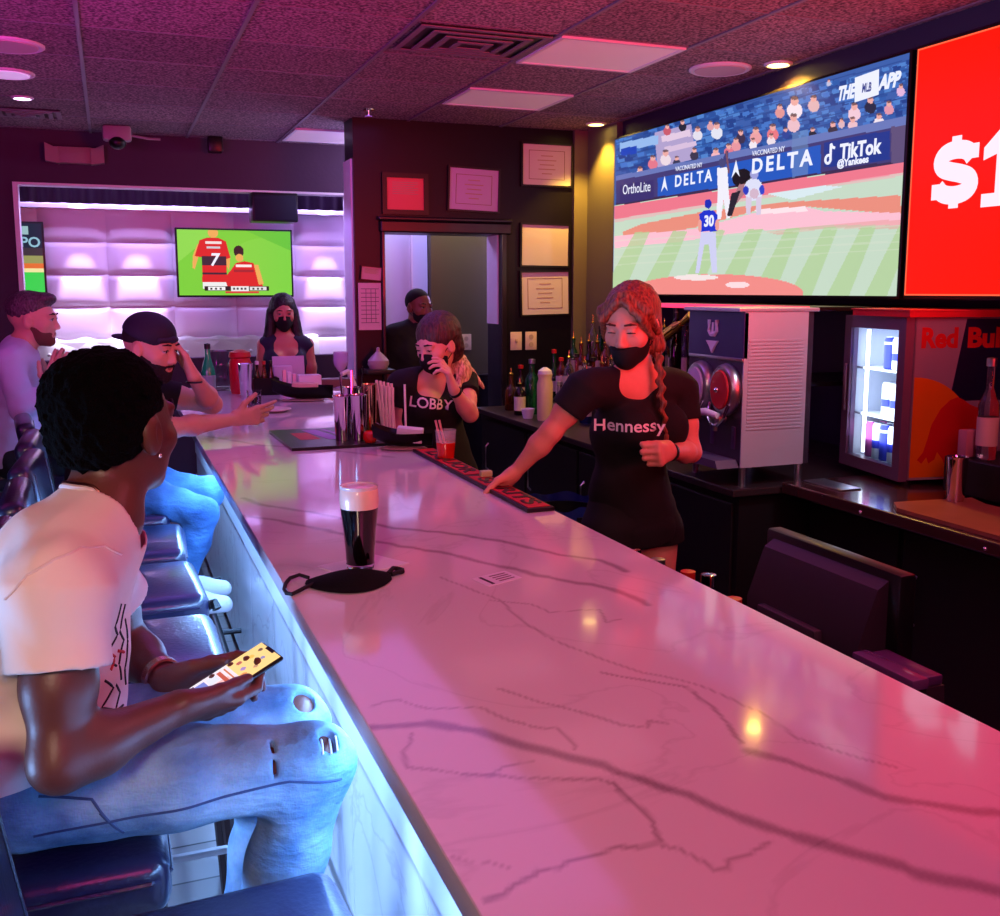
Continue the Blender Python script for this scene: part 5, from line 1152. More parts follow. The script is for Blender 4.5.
def face_parts(b,root,res=.003,lip=m_lip,brow=m_brow,mouth=True,lid=None,eyes=True):
    R=b.R; c=b.sc; off=np.array(root.location)
    M=Matrix(((R[0,0],R[0,1],R[0,2],0),(R[1,0],R[1,1],R[1,2],0),(R[2,0],R[2,1],R[2,2],0),(0,0,0,1)))
    for q in(-1,1):
        p=Vector(b.hp(.0315*q,.0795,.007)-off)
        S().cap(b.hp(.0195*q,.0905,.0085+b.lid*.7),b.hp(.0315*q,.0935,.0125+b.lid),.0017*c,k=.002).cap(b.hp(.0315*q,.0935,.0125+b.lid),b.hp(.0445*q,.0865,.0080+b.lid*.7),.0017*c,k=.002).mesh('eyelashes',.0014,m_brow,root)
        if eyes:
            e=B().sph((0,0,0),.0118*c,14).build('eye',m_eye,root,M=Matrix.Translation(p)@M)
            B().sph((0,.0088*c,-.001),(.0058*c,.0042*c,.0058*c),12).build('iris',m_iris,e)
        S().cap(b.hp(.016*q,.0945,.0305),b.hp(.034*q,.0930,.0335),.0034*c,k=.004).cap(b.hp(.034*q,.0930,.0335),b.hp(.050*q,.081,.0285),.0036*c,.002*c,k=.004).mesh('eyebrow',.002,brow,root)
    if mouth:
        S().cap(b.hp(-.022,.084,-.0605),b.hp(0,.0905,-.058),.0045*c,.0055*c,k=.004).cap(b.hp(.022,.084,-.0605),b.hp(0,.0905,-.058),.0045*c,.0055*c,k=.004).cap(b.hp(-.015,.086,-.068),b.hp(.015,.086,-.068),.0060*c,k=.005).mesh('lips',.002,lip,root)
def mask_cloth(b,root,m,low=False,name='face_mask'):
    dz=-.024 if low else -.004
    F=S(); b.head(F,.0045); F.ell(b.hp(0,.085,-.045+dz),(.030,.030,.034),b.R,k=.03)
    K=S(); K.ops=F.ops[:]
    K.half(b.hp(0,.11,0.0),b.R@np.array((0,-.5,1.))) if not low else K.half(b.hp(0,.10,-.043),b.R@np.array((0,.12,1.))); K.half(b.hp(0,.02,0),b.R@np.array((0,-1,0)))
    o=K.mesh(name,.003,m,root)
    for q in(-1,1):
        pts=[b.hp(.058*q,.045,-.03+dz),b.hp(.072*q,.02,-.012),b.hp(.086*q,-.018,.012),b.hp(.083*q,-.026,-.02),b.hp(.064*q,.02,-.06)]
        off=np.array(root.location); B().tube([p-off for p in pts],.0018,n=6).build('ear_loop',m,o) if 0 else B().tube([p-off for p in pts],.0018,n=6).build('ear_loop',m,root)
    return o

from mathutils.bvhtree import BVHTree
def bvh_of(o):
    lo=Vector(o.parent.location) if o.parent is not None else Vector()
    return BVHTree.FromPolygons([v.co+lo for v in o.data.vertices],[tuple(p.vertices) for p in o.data.polygons])
def collar(b,sh,r,m,thick=.005,rad_off=.004,name='collar'):
    bv=bvh_of(sh); ax_=nz(b.hp(0,-.02,-.07)-b.J['N']); u=ax_.cross(Vector((0,1,0))).normalized(); v=ax_.cross(u); off=Vector(sh.parent.location); n=Vector(b.J['N']); pts=[]
    for k in range(36):
        a=2*PI*k/36; d=u*math.cos(a)+v*math.sin(a); hit=None
        for rr in (r+rad_off,r+rad_off+.008,r+rad_off+.016):
            h=bv.ray_cast(n+ax_*.10+d*rr,-ax_,.22)[0]
            if h is not None: hit=h; break
        if hit is not None: pts.append(hit-off)
    if len(pts)>8:
        zs=[p.copy() for p in pts]
        for _ in range(2): pts=[(pts[i-1]+pts[i]*2+pts[(i+1)%len(pts)])/4 for i in range(len(pts))]
        B().tube(pts,thick,n=8,closed=True).build(name,m,sh)
    return pts
def strokes(sh,lines,o,d,x,y,m,name,r=.0022):
    # strokes printed on cloth: 2d points on a plane at o (axes x,y) dropped on the cloth along d
    bv=bvh_of(sh); off=Vector(sh.parent.location); q=B()
    for pl in lines:
        P=[]
        for (a0,b0),(a1,b1) in zip(pl,pl[1:]):
            n=max(2,int(math.hypot(a1-a0,b1-b0)/.006))
            for k in range(n+1):
                t_=k/n; p=Vector(o)+Vector(x)*(a0+(a1-a0)*t_)+Vector(y)*(b0+(b1-b0)*t_); h=bv.ray_cast(p,Vector(d),.6)[0]
                if h is not None and (not P or (h-off-P[-1]).length>.001): P.append(h-off)
        if len(P)>2: q.tube(P,r,n=6)
    return q.build(name,m,sh)
def denim(name,c,hi):
    m=bpy.data.materials.new(name); m.use_nodes=True; nt=m.node_tree; N=nt.nodes; L=nt.links; b=N['Principled BSDF']; b.inputs['Roughness'].default_value=.85
    g=N.new('ShaderNodeTexCoord')
    def noise(sc,det=4,sx=(1,1,1)):
        mp=N.new('ShaderNodeMapping'); mp.inputs['Scale'].default_value=sx; L.new(g.outputs['Object'],mp.inputs[0])
        n=N.new('ShaderNodeTexNoise'); n.inputs['Scale'].default_value=sc; n.inputs['Detail'].default_value=det; L.new(mp.outputs[0],n.inputs['Vector']); return n
    a=noise(7,5); r=N.new('ShaderNodeValToRGB'); r.color_ramp.elements[0].position=.36; r.color_ramp.elements[1].position=.66; r.color_ramp.elements[0].color=lin(c); r.color_ramp.elements[1].color=lin(hi); L.new(a.outputs['Fac'],r.inputs[0])
    f=noise(420,2,(1,1,.25)); mx=N.new('ShaderNodeMix'); mx.data_type='RGBA'; mx.blend_type='MULTIPLY'; mx.inputs['Factor'].default_value=.35; L.new(r.outputs[0],mx.inputs['A']); L.new(f.outputs['Color'],mx.inputs['B']); L.new(mx.outputs['Result'],b.inputs['Base Color'])
    w=noise(26,3,(1,1,2.2)); ad=N.new('ShaderNodeMath'); ad.operation='ADD'; L.new(w.outputs['Fac'],ad.inputs[0]); 
    ml=N.new('ShaderNodeMath'); ml.operation='MULTIPLY'; L.new(f.outputs['Fac'],ml.inputs[0]); ml.inputs[1].default_value=.06; L.new(ml.outputs[0],ad.inputs[1])
    bp=N.new('ShaderNodeBump'); bp.inputs['Strength'].default_value=.55; bp.inputs['Distance'].default_value=.012; L.new(ad.outputs[0],bp.inputs['Height']); L.new(bp.outputs[0],b.inputs['Normal']); return m

def hair_mat(name,c,hi,sc=150,zs=.12,rough=.5):
    m=bpy.data.materials.new(name); m.use_nodes=True; nt=m.node_tree; N=nt.nodes; L=nt.links; b=N['Principled BSDF']; b.inputs['Roughness'].default_value=rough
    g=N.new('ShaderNodeTexCoord'); mp=N.new('ShaderNodeMapping'); mp.inputs['Scale'].default_value=(1,1,zs); L.new(g.outputs['Object'],mp.inputs[0])
    n=N.new('ShaderNodeTexNoise'); n.inputs['Scale'].default_value=sc; n.inputs['Detail'].default_value=3; L.new(mp.outputs[0],n.inputs['Vector'])
    r=N.new('ShaderNodeValToRGB'); r.color_ramp.elements[0].position=.35; r.color_ramp.elements[1].position=.65; r.color_ramp.elements[0].color=lin(c); r.color_ramp.elements[1].color=lin(hi); L.new(n.outputs['Fac'],r.inputs[0]); L.new(r.outputs[0],b.inputs['Base Color'])
    bp=N.new('ShaderNodeBump'); bp.inputs['Strength'].default_value=.8; bp.inputs['Distance'].default_value=.006; L.new(n.outputs['Fac'],bp.inputs['Height']); L.new(bp.outputs[0],b.inputs['Normal']); return m
def AY(x,y,Y): return np.array(aty(x,y,Y))
# ================================================================ the man in the white t-shirt (nearest)
sk1=skin('deep_brown_skin',(94,52,44),.42)
pc=AY(235,673,1.60); Lx=nz((.9,.28,.36)); Sx=nz((.30,-.90,-.08)); Sx=(Sx-Lx*Sx.dot(Lx)).normalized(); nn=Lx.cross(-Sx).normalized()
if nn.z<0: nn=-nn
WR1=AY(178,708,1.505); WL1=AY(168,681,1.745)
dR=nz(AY(250,705,1.585)-WR1); dL=nz(AY(246,657,1.70)-WL1)
J=dict(P=(-.165,1.67,.955),W=(-.135,1.67,1.05),C=(-.130,1.665,1.165),U=(-.088,1.665,1.26),N=(-.030,1.685,1.325),H=AY(117,427,1.72),
 sR=AY(58,596,1.49),sL=(-.06,1.845,1.215),eR=AY(60,762,1.42),eL=(.0,1.92,1.02),wR=WR1,wL=WL1,
 hR=(-.15,1.575,.935),hL=(-.15,1.765,.935),kR=AY(312,765,1.52),kL=AY(292,722,1.73),aR=(.15,1.55,.50),aL=(.16,1.75,.50),tR=(.31,1.52,.49),tL=(.32,1.76,.49))
b=Body(J,(.68,.72,.02),sc=.985,lb=.85)
t=thing('person','man in a white t-shirt and ripped blue jeans on the nearest stool holding a phone','person',(-.15,1.67,0))
F=S(); b.head(F); b.neck(F); b.torso(F)
for q in'RL': b.arm(F,q); b.leg(F,q,foot=False)
b.hand(F,'R',dR,nn*.85-Sx*.5,curls=((.35,.7,.5),(.45,.75,.5),(.5,.8,.5),(.55,.85,.5)),thumb=(.95,.25,.28))
b.hand(F,'L',dL,Sx*.80-nn*.5,curls=((.10,.25,.3),(.35,.6,.5),(.5,.7,.5),(.6,.7,.5)),thumb=(.93,.30,.05))
F.mesh('body',.004,sk1,t)
face_parts(b,t,lip=mat('brown_lips',(96,48,46),.4))
# curly hair
F=S(); F.ell(b.hp(0,-.030,.050),(.086,.099,.083),b.R,k=.02); F.ell(b.hp(0,-.050,.0),(.077,.070,.068),b.R,k=.02)
F.half(b.hp(0,.052,.028),b.R@np.array((0,.92,-.55))); F.half(b.hp(0,0,-.040),b.R@np.array((0,.25,-1)))
for q in(-1,1): F.ell(b.hp(.085*q,.018,-.03),(.03,.036,.055),b.R,mode='-',k=.01)
F.mesh('curly_hair',.0045,mat('black_curly_hair',(4,3,4),1.,bump=.8,bscale=150,spec=.08),t,wr=(.0045,190.))
# earring, necklace
B().sph(tuple(b.hp(.079,.006,-.044)-np.array(t.location)),.004,10).build('earring',mat('silver_stud',(230,230,240),.15,metal=1),t)
F=S(); b.torso(F,.013,low=False); 
# t-shirt
F=S(); b.torso(F,.014)
for q in'RL':
    b.arm(F,q,.016,upto=.40,k=.03); s_,e_=b.J['s'+q],b.J['e'+q]; d_=e_-s_; F.cap(s_+d_*.2,s_+d_*.44,.060,.069,k=.02,flat=True)
    F.half(s_+d_*.63,d_) if 0 else None
F.cap(b.J['P']+np.array((.01,0,-.02)),b.J['W'],.128,.126,lat=b.J['sR']-b.J['sL'],lf=1.28,k=.03)
F.cap((.06,1.69,1.47),(-.022,1.682,1.300),.064,.066,mode='-',k=.006,flat=False)
F.half((-.2,1.67,.930),(-.1,0,-1))
shirt=F.mesh('t_shirt',.0045,mat('white_cotton',(232,220,214),.85,bump=.12,bscale=18),t,wr=(.0065,30.,(1,1,.55)),seed=4)
off=np.array(t.location)
cp=collar(b,shirt,.062,mat('white_cotton_rib',(222,208,205),.8),.0055)
if len(cp)>8:
    cc=sum(cp,Vector())/len(cp); B().tube([cc+(p-cc)*.965+Vector((0,0,.009)) for p in cp],.0026,n=6,closed=True).build('necklace',mat('dark_chain',(70,30,30),.3,metal=.8),t)
o_=(.30,1.60,1.11)
strokes(shirt,[[(-.03,.10),(-.045,.07),(-.02,.05),(-.045,.02),(-.02,.0)],[(.0,.09),(-.01,.05),(.01,.03),(-.012,0),(.0,-.03)],[(-.05,-.01),(-.03,-.03),(-.055,-.05),(-.02,-.07)],[(.02,.06),(.03,.02),(.015,-.02),(.03,-.05)],[(-.02,-.03),(.0,-.05),(-.015,-.075),(.02,-.08)]],o_,(-1,0,0),(0,1,0),(0,0,1),mat('black_print',(25,20,25),.7),'black_print',.0022)
strokes(shirt,[[(p_[0],p_[2]) for p_ in (AY(6,596,1.45),AY(28,572,1.45),AY(55,558,1.45),AY(80,552,1.45),AY(104,558,1.45),AY(122,572,1.45))]],(0,1.2,0),(0,1,0),(1,0,0),(0,0,1),mat('white_cotton_rib'),'sleeve_seam',.0022)
strokes(shirt,[[(-.04,.03),(-.02,.015),(-.035,.0)],[(-.01,.02),(.01,.01)]],o_,(-1,0,0),(0,1,0),(0,0,1),mat('red_print_ink',(190,40,45),.7),'red_print',.0028)
# jeans
F=S()
F.cap(b.J['P'],b.J['P']*.5+b.J['W']*.5,.118,.112,lat=b.J['hR']-b.J['hL'],lf=1.42,k=.03)
for q in'RL': b.leg(F,q,.013)
for q in'RL': F.half(b.J['a'+q]+(b.J['k'+q]-b.J['a'+q])*.06,(0,0,-1))
kR,kL,hR=b.J['kR'],b.J['kL'],b.J['hR']
F.ell(kR+np.array((.020,-.036,.050)),(.020,.026,.024),mode='-',k=.002); F.ell(kR+np.array((-.065,-.044,.046)),(.006,.034,.034),mode='-',k=.002); F.ell(kL+np.array((.018,-.034,.050)),(.018,.022,.022),mode='-',k=.002)
F.half((0,0,1.035),(.1,0,1))
jeans=F.mesh('jeans',.0045,denim('light_blue_denim',(66,112,160),(150,192,224)),t,wr=(.0046,38.,(.6,1,1)),seed=9)
# seam and frayed threads, pocket line
def surf(p,q,u,ang,r):   # point on the thigh surface
    a,c=b.J['h'+q],b.J['k'+q]; ax_=(c-a)/np.linalg.norm(c-a); up=np.array((0,0,1.)); up-=ax_*(up@ax_); up/=np.linalg.norm(up); sd=np.cross(ax_,up); return a+(c-a)*u+(up*math.sin(ang)+sd*math.cos(ang))*r
strokes(jeans,[[(-.14,.905),(-.02,.915),(.10,.925),(.22,.935),(.30,.925)],[(-.13,.965),(-.06,.95),(-.03,.90)],[(-.05,.93),(-.02,.885)]],(0,1.2,0),(0,1,0),(1,0,0),(0,0,1),mat('denim_seam',(44,66,108),.8),'side_seam',.0022)
for du,dz in ((0,0),(.006,.004),(-.008,.002)):
    pts=[kR+np.array((.020+du*1.6+.002*k,-.060+.017*k,.042+dz+.009*math.sin(k))) for k in range(4)]
    B().tube([p-off for p in pts],.0016,n=5).build('frayed_thread',mat('white_thread',(220,225,235),.8),jeans)
# shoes
F=S(); 
for q in'RL':
    F=S(); b.foot(F,q,.012); F.half(b.J['a'+q]-np.array((0,0,.085)),(0,0,-1)); F.mesh('sneaker',.006,m_white,t)
# bracelet / watch on the left wrist
wl=b.J['wL']; el=b.J['eL']; dv=nz(wl-el); c_=Vector(wl)-dv*.025
q_=dv.to_track_quat('Z','Y').to_matrix().to_4x4(); q_.translation=c_-Vector(off)
B().lathe([(.030,-.009),(.034,-.008),(.034,.008),(.030,.009),(.030,-.009)],n=28,M=q_).build('watch_band',mat('rose_gold',(225,170,150),.25,metal=.9),t)
# phone
Mp=Matrix(((Lx.x,-Sx.x,nn.x,pc[0]),(Lx.y,-Sx.y,nn.y,pc[1]),(Lx.z,-Sx.z,nn.z,pc[2]),(0,0,0,1)))
ph=thing('smartphone','glowing smartphone held by the man in the white t-shirt','phone'); ph.matrix_world=Mp
B().box((-.072,-.036,-.008),(.072,.036,0),bev=.004,seg=3).build('case',m_black,ph)
p=Pic(96,48,(255,214,140)); p.rect(0,0,.5,1,(240,225,235))
for k,(x,y,w_,h_,c) in enumerate(((.04,.1,.14,.3,(120,130,210)),(.2,.1,.12,.3,(225,225,240)),(.04,.45,.16,.4,(190,225,150)),(.22,.45,.2,.25,(250,190,190)),(.24,.72,.2,.2,(230,170,235)),(.34,.1,.06,.8,(200,90,70)),(.02,.05,.03,.9,(60,60,90)),(.44,.1,.02,.8,(210,120,80)))): p.rect(x,y,x+w_,y+h_,c)
for (x,y,r_,c) in ((.62,.25,.035,(190,100,90)),(.6,.55,.035,(170,140,200)),(.72,.75,.03,(200,150,120)),(.78,.3,.035,(235,190,90)),(.86,.6,.03,(150,140,190)),(.92,.25,.03,(120,90,80)),(.55,.78,.04,(235,150,90))): p.ell(x,y,r_,r_*2,c)
p.build('screen',Matrix.Translation((0,0,.0008)),.137,.067,ph,1.15,'phone_screen_picture')
B().box((.064,-.012,.0009),(.0705,.012,.0014)).build('notch',m_black,ph)
# ================================================================ bartender in the black tee, reaching across
sk7=skin('fair_skin',(224,150,130),.45)
Yw=2.76
J=dict(H=AY(631,325,Yw-.02),N=AY(637,378,Yw+.02),U=AY(636,400,Yw+.02),C=AY(633,430,Yw+.03),W=AY(630,478,Yw+.04),P=AY(632,520,Yw+.05),
 sR=AY(585,388,Yw-.05),sL=AY(679,388,Yw+.06),eR=AY(551,432,Yw-.02),wR=AY(514,474,Yw+.06),eL=AY(691,452,Yw-.0),wL=AY(669,452,Yw-.16),
 hR=AY(610,530,Yw+.03),hL=AY(655,530,Yw+.07))
for q,dx in (('R',-.08),('L',.08)):
    h=J['h'+q]; J['k'+q]=(h[0]+.0,h[1]+.01,.47); J['a'+q]=(h[0]+.01,h[1]+.03,.09); J['t'+q]=(h[0]-.12,h[1]-.10,.08)
J['fwd']=(-.55,-.8,0)
b=Body(J,(-.72,-.64,-.30),sc=.98,sex='f',bulk=.92,lid=-.006)
t=thing('person','woman bartender with a long braid and black lettered tee reaching over the bar','person',(float(b.J['P'][0]),float(b.J['P'][1]),0))
off=np.array(t.location)
F=S(); b.head(F); b.neck(F); b.torso(F)
for q in'RL': b.arm(F,q); b.leg(F,q); b.foot(F,q)
b.hand(F,'R',(-.45,.25,-.5),(-.3,-.2,-.9),curl=(.2,.3,.3))
b.hand(F,'L',(-.75,-.62,.05),(-.55,.75,-.1),curls=((1.2,1.5,.9),(1.25,1.5,.9),(1.3,1.5,.9),(1.35,1.5,.9)),thumb=(.8,.2,.5))
F.mesh('body',.0045,sk7,t)
face_parts(b,t,brow=mat('brown_brow',(80,40,28),.8),eyes=False)
mask_cloth(b,t,mat('black_mask_cloth',(12,10,14),.85),low=True)
F=S(); b.torso(F,.011)
for q in'RL': s_,e_=b.J['s'+q],b.J['e'+q]; b.arm(F,q,.010,upto=.40,k=.03); d_=e_-s_; F.cap(s_+d_*.2,s_+d_*.52,.052,.054,k=.02,flat=True)
F.cap(b.J['W'],b.J['P']+np.array((0,0,-.06)),.092,.112,lat=b.J['hR']-b.J['hL'],lf=1.30,k=.04)
F.cap(b.hp(0,-.02,-.08),b.J['N'],.055,.060,mode='-',k=.006)
fwd=np.array(nz((-.45,-.85,0)))
F.cap(b.J['N']+fwd*.045+np.array((0,0,.012)),AY(630,399,Yw-.12),.074,.010,mode='-',k=.006); F.cap(b.J['N']+fwd*.09+np.array((0,0,.0)),AY(630,398,Yw-.16),.066,.012,mode='-',k=.006)
F.half((0,0,.875),(0,0,-1))
mtee=mat('black_cotton',(13,10,15),.85,bump=.15,bscale=20)
tee=F.mesh('t_shirt',.0045,mtee,t,wr=(.0035,30.,(1,1,.5)),seed=5)
def shirt_text(s_,px,py,size,par,width,bodyY,back,fw_,tilt=0,m=None,**k):
    # lettering printed on the chest, wrapped to the cloth by a ray cast
    f=nz(fw_); x=Vector((0,0,1)).cross(f).normalized(); y=f.cross(x)
    o=Vector(AY(px,py,bodyY))+f*.16; Mx=Matrix(((x.x,y.x,f.x,o.x),(x.y,y.y,f.y,o.y),(x.z,y.z,f.z,o.z),(0,0,0,1)))@Matrix.Rotation(tilt,4,'Z')
    tx=text(s_,size,m or mat('white_shirt_print',(235,225,230),.6),Matrix.Identity(4),None,ext=0,width=width,**k)
    me=tx.data; bm=bmesh.new(); bm.from_mesh(me); bmesh.ops.triangulate(bm,faces=bm.faces); bmesh.ops.subdivide_edges(bm,edges=[e for e in bm.edges if e.calc_length()>.012],cuts=1); bm.to_mesh(me); bm.free()
    sh=par; lo=Vector(sh.parent.location)
    from mathutils.bvhtree import BVHTree
    bv=BVHTree.FromPolygons([v.co+lo for v in sh.data.vertices],[tuple(p.vertices) for p in sh.data.polygons])
    hits=[]
    for v in me.vertices:
        p=Mx@v.co; h=bv.ray_cast(p,-f,.5)[0]; hits.append(h)
    good=[(h-(Mx@v.co)).dot(f) for h,v in zip(hits,me.vertices) if h is not None]; md=sorted(good)[len(good)//2] if good else -.1
    for v,h in zip(me.vertices,hits):
        p=Mx@v.co
        d=(h-p).dot(f) if h is not None else md
        if abs(d-md)>.035: d=md
        v.co=p+f*(d+.0025)-lo
    tx.parent=sh.parent; tx.matrix_local=Matrix.Identity(4); tx.parent=sh
    return tx
shirt_text('Hennessy',630,421,.052,tee,.215,Yw,None,(-.5,-.86,0),bold=.0008)
# hair with braid
m_hair7=hair_mat('auburn_hair',(84,38,28),(158,92,62))
F=S(); F.ell(b.hp(0,-.026,.042),(.086,.104,.090),b.R,k=.02); F.ell(b.hp(0,-.06,-.02),(.076,.07,.085),b.R,k=.02)
F.ell(b.hp(0,.108,-.022),(.068,.088,.108),b.R,mode='-',k=.012); F.half(b.hp(0,.0,-.085),b.R@np.array((0,.3,-1)))
bp=[b.hp(.055,-.075,-.03),AY(655,345,Yw-.03),AY(660,368,Yw-.07),AY(661,390,Yw-.085),AY(663,412,Yw-.09),AY(666,436,Yw-.08)]
bp=[np.array(p) for p in bp]
F.cap(bp[0],bp[1],.042,.034,k=.03)
for q in(-1,1):
    for (a_,c_,e_,r_) in (((.012,.070,.098),(.062,.072,.045),(.080,.030,-.030),.013),((.010,.045,.112),(.074,.045,.060),(.086,.005,-.020),.016)):
        A_,C_,E_=[b.hp(q*v[0],v[1],v[2]) for v in (a_,c_,e_)]; F.cap(A_,C_,r_,r_,k=.010); F.cap(C_,E_,r_,r_*.7,k=.010)
o=F.mesh('hair',.0042,m_hair7,t,wr=(.0016,160.,(1,1,.3)))
F=S(); n_=0
for a,c in zip(bp[1:],bp[2:]):
    for k in range(3):
        p=a+(c-a)*k/3; d=(c-a)/np.linalg.norm(c-a); sd=np.cross(d,fwd); sd/=np.linalg.norm(sd); r=.0145-.0006*n_
        s_=1 if n_%2 else -1
        F.cap(p+sd*.006*s_-d*.005,p-sd*.003*s_+d*.013,r,r*.75,k=.003); n_+=1
e_=bp[-1]; F.cap(e_,e_+np.array((.0,.0,-.06)),.010,.003,k=.005)
F.mesh('braid',.003,m_hair7,t)
# loose strands at the cheek
B().tube([b.hp(.060,.05,.03)-off,b.hp(.074,.03,-.02)-off,b.hp(.070,.035,-.06)-off,b.hp(.075,.02,-.10)-off],.004,n=6).build('loose_strand',m_hair7,t)
w_=b.J['wL']; d_=nz(w_-b.J['eL']); q_=d_.to_track_quat('Z','Y').to_matrix().to_4x4(); q_.translation=Vector(w_)-d_*.012-Vector(off)
B().lathe([(.024,-.005),(.029,-.005),(.029,.005),(.024,.005),(.024,-.005)],n=24,M=q_).build('bracelet',m_black,t)
F=S(); F.cap(b.J['P']+np.array((0,0,.04)),b.J['P'],.115,.118,lat=b.J['hR']-b.J['hL'],lf=1.4,k=.03)
for q in'RL': h=b.J['h'+q]; F.cap(h,h+np.array((0,0,-.05)),.095,.098,k=.02,flat=False)
F.half((0,0,.86),(0,0,-1)); F.mesh('shorts',.007,mat('black_shorts',(10,9,12),.8),t)
for q in'RL':
    F=S(); b.foot(F,q,.010); F.half(b.J['a'+q]-np.array((0,0,.085)),(0,0,-1)); F.mesh('shoe',.007,m_black,t)
def simple_shoes(b,t,m):
    for q in'RL':
        F=S(); b.foot(F,q,.010); F.half(b.J['a'+q]-np.array((0,0,.085)),(0,0,-1)); F.mesh('shoe',.009,m,t)
def standing_legs(J,dirx=(0,-1,0),w=.09,lat=(1,0,0)):
    P=np.array(J['P'],float); l=np.array(nz(lat)); d=np.array(nz(dirx))
    for q,s_ in(('R',-1),('L',1)):
        h=P+l*w*s_+np.array((0,0,-.03)); J['h'+q]=h; J['k'+q]=np.array((h[0],h[1],.48))+d*.01; J['a'+q]=np.array((h[0],h[1],.09)); J['t'+q]=J['a'+q]+d*.15
    return J
def trousers(b,t,m,res=.008,top=None,name='trousers',i=.012):
    F=S(); J=b.J; F.cap(J['P'],J['P']*.5+J['W']*.5,.118*b.bk,.105*b.bk,lat=J['hR']-J['hL'],lf=1.4,k=.03)
    for q in'RL': b.leg(F,q,i)
    for q in'RL': F.half(J['a'+q]+(J['k'+q]-J['a'+q])*.04,(0,0,-1))
    return F.mesh(name,res,m,t,wr=(.004,34.))
def tee_of(b,t,m,sleeve=.5,res=.006,name='t_shirt',neck=.058,i=.012,hem=None,deep=0,fwd=(0,-1,0),long=False,up=0.):
    F=S(); b.torso(F,i); J=b.J
    for q in'RL':
        s_,e_=J['s'+q],J['e'+q]; d_=e_-s_
        if long: b.arm(F,q,.010,upto=2.,k=.03)
        elif sleeve>0: b.arm(F,q,i,upto=sleeve*.7,k=.03); F.cap(s_+d_*.2,s_+d_*sleeve,.054*b.bk+.004,.058*b.bk+.004,k=.02,flat=True)
    F.cap(J['W'],J['P'],.10*b.bk+i,.118*b.bk+i,lat=J['sR']-J['sL'],lf=1.34,k=.04)
    F.cap(b.hp(0,-.02,-.08),J['N'],neck,neck+.006,mode='-',k=.006)
    if deep: F.ell(J['U']+np.array(nz(fwd))*.10+np.array((0,0,up)),(deep,deep,deep*1.05),mode='-',k=.01)
    F.half((J['P'][0],J['P'][1],hem if hem else J['P'][2]-.06),(0,0,-1))
    return F.mesh(name,res,m,t,wr=(.0038,30.,(1,1,.5)))
# ================================================================ man with the backwards cap
sk2=skin('light_tan_skin',(198,148,126),.45)
J=dict(H=AY(151,348,4.12),N=(.055,4.17,1.335),U=(.03,4.18,1.27),C=(.0,4.18,1.17),W=(-.04,4.17,1.04),P=(-.06,4.16,.95),
 sR=(.0,3.99,1.27),sL=(.085,4.35,1.275),eR=AY(172,428,4.10),wR=AY(236,419,4.28),eL=AY(212,404,4.33),wL=AY(194,377,4.10),
 hR=(-.03,4.06,.93),hL=(-.03,4.25,.93),kR=AY(203,512,3.98),kL=AY(208,492,4.2),aR=(.20,4.0,.50),aL=(.22,4.2,.50),tR=(.36,3.98,.49),tL=(.38,4.2,.49))
b=Body(J,(.78,-.60,-.20),sc=1.03,lb=.80)
t=thing('person','bearded man in a backwards dark cap resting his face on his hand at the bar','person',(-.05,4.16,0))
F=S(); b.head(F); b.neck(F); b.torso(F)
for q in'RL': b.arm(F,q); b.leg(F,q)
b.hand(F,'R',(.97,.15,.12),(0,1.,.1),curls=((.15,.3,.2),(.35,.5,.4),(.5,.7,.5),(.6,.8,.5)),thumb=(.6,.8,.1))
b.hand(F,'L',(-.34,.10,.92),(-.93,-.1,-.3),curls=((.15,.4,.4),(.2,.45,.4),(.25,.5,.4),(.3,.6,.5)),thumb=(.8,.4,.2),spread=.05)
F.mesh('body',.0045,sk2,t); face_parts(b,t)
m_beard=mat('dark_beard',(26,16,16),.9,bump=.8,bscale=160)
F=S(); b.head(F,.0065); F.half(b.hp(0,.06,-.040),b.R@np.array((0,.35,1.))); F.half(b.hp(0,.0,0),b.R@np.array((0,-1,.0))); F.ell(b.hp(0,.095,-.063),(.024,.02,.011),b.R,mode='-',k=.004)
F.mesh('beard',.003,m_beard,t,wr=(.0016,200.)); S().cap(b.hp(-.022,.092,-.052),b.hp(.022,.092,-.052),.005,k=.004).mesh('moustache',.0025,m_beard,t)
F=S(); F.ell(b.hp(0,-.02,.04),(.081,.101,.088),b.R,k=.02); F.half(b.hp(0,.06,.02),b.R@np.array((0,.9,-.5))); F.half(b.hp(0,0,-.03),b.R@np.array((0,.1,-1)))
for q in(-1,1): F.ell(b.hp(.08*q,.005,-.02),(.02,.03,.04),b.R,mode='-',k=.01)
F.mesh('short_hair',.004,m_brow,t)
mcap=mat('black_cap_cloth',(24,22,42),.75,bump=.1,bscale=60)
F=S(); F.ell(b.hp(0,-.015,.052),(.089,.108,.086),b.R,k=.02); F.half(b.hp(0,0,.034),b.R@np.array((0,-.22,-1)))
c_=F.mesh('cap',.004,mcap,t)
F=S(); F.ell(b.hp(0,-.118,.016),(.056,.048,.010),b.R,k=.01); F.mesh('cap_brim',.004,mcap,t)
F=S(); F.cap(b.hp(-.05,.068,.046),b.hp(0,.092,.052),.011,k=.01).cap(b.hp(.05,.068,.046),b.hp(0,.092,.052),.011,k=.01).mesh('cap_band',.004,mat('cap_band_cloth',(30,28,50),.7),t)
tee_of(b,t,mtee,sleeve=.55)
trousers(b,t,denim('mid_blue_denim',(36,82,140),(74,130,190)),.0065,name='jeans'); simple_shoes(b,t,m_white)
B().tube([tuple(b.J['wL']-np.array(t.location)+np.array((math.cos(a)*.029,math.sin(a)*.029,-.02))) for a in np.linspace(0,2*PI,16)[:-1]],.004,n=6,closed=True).build('bracelet',m_black,t)
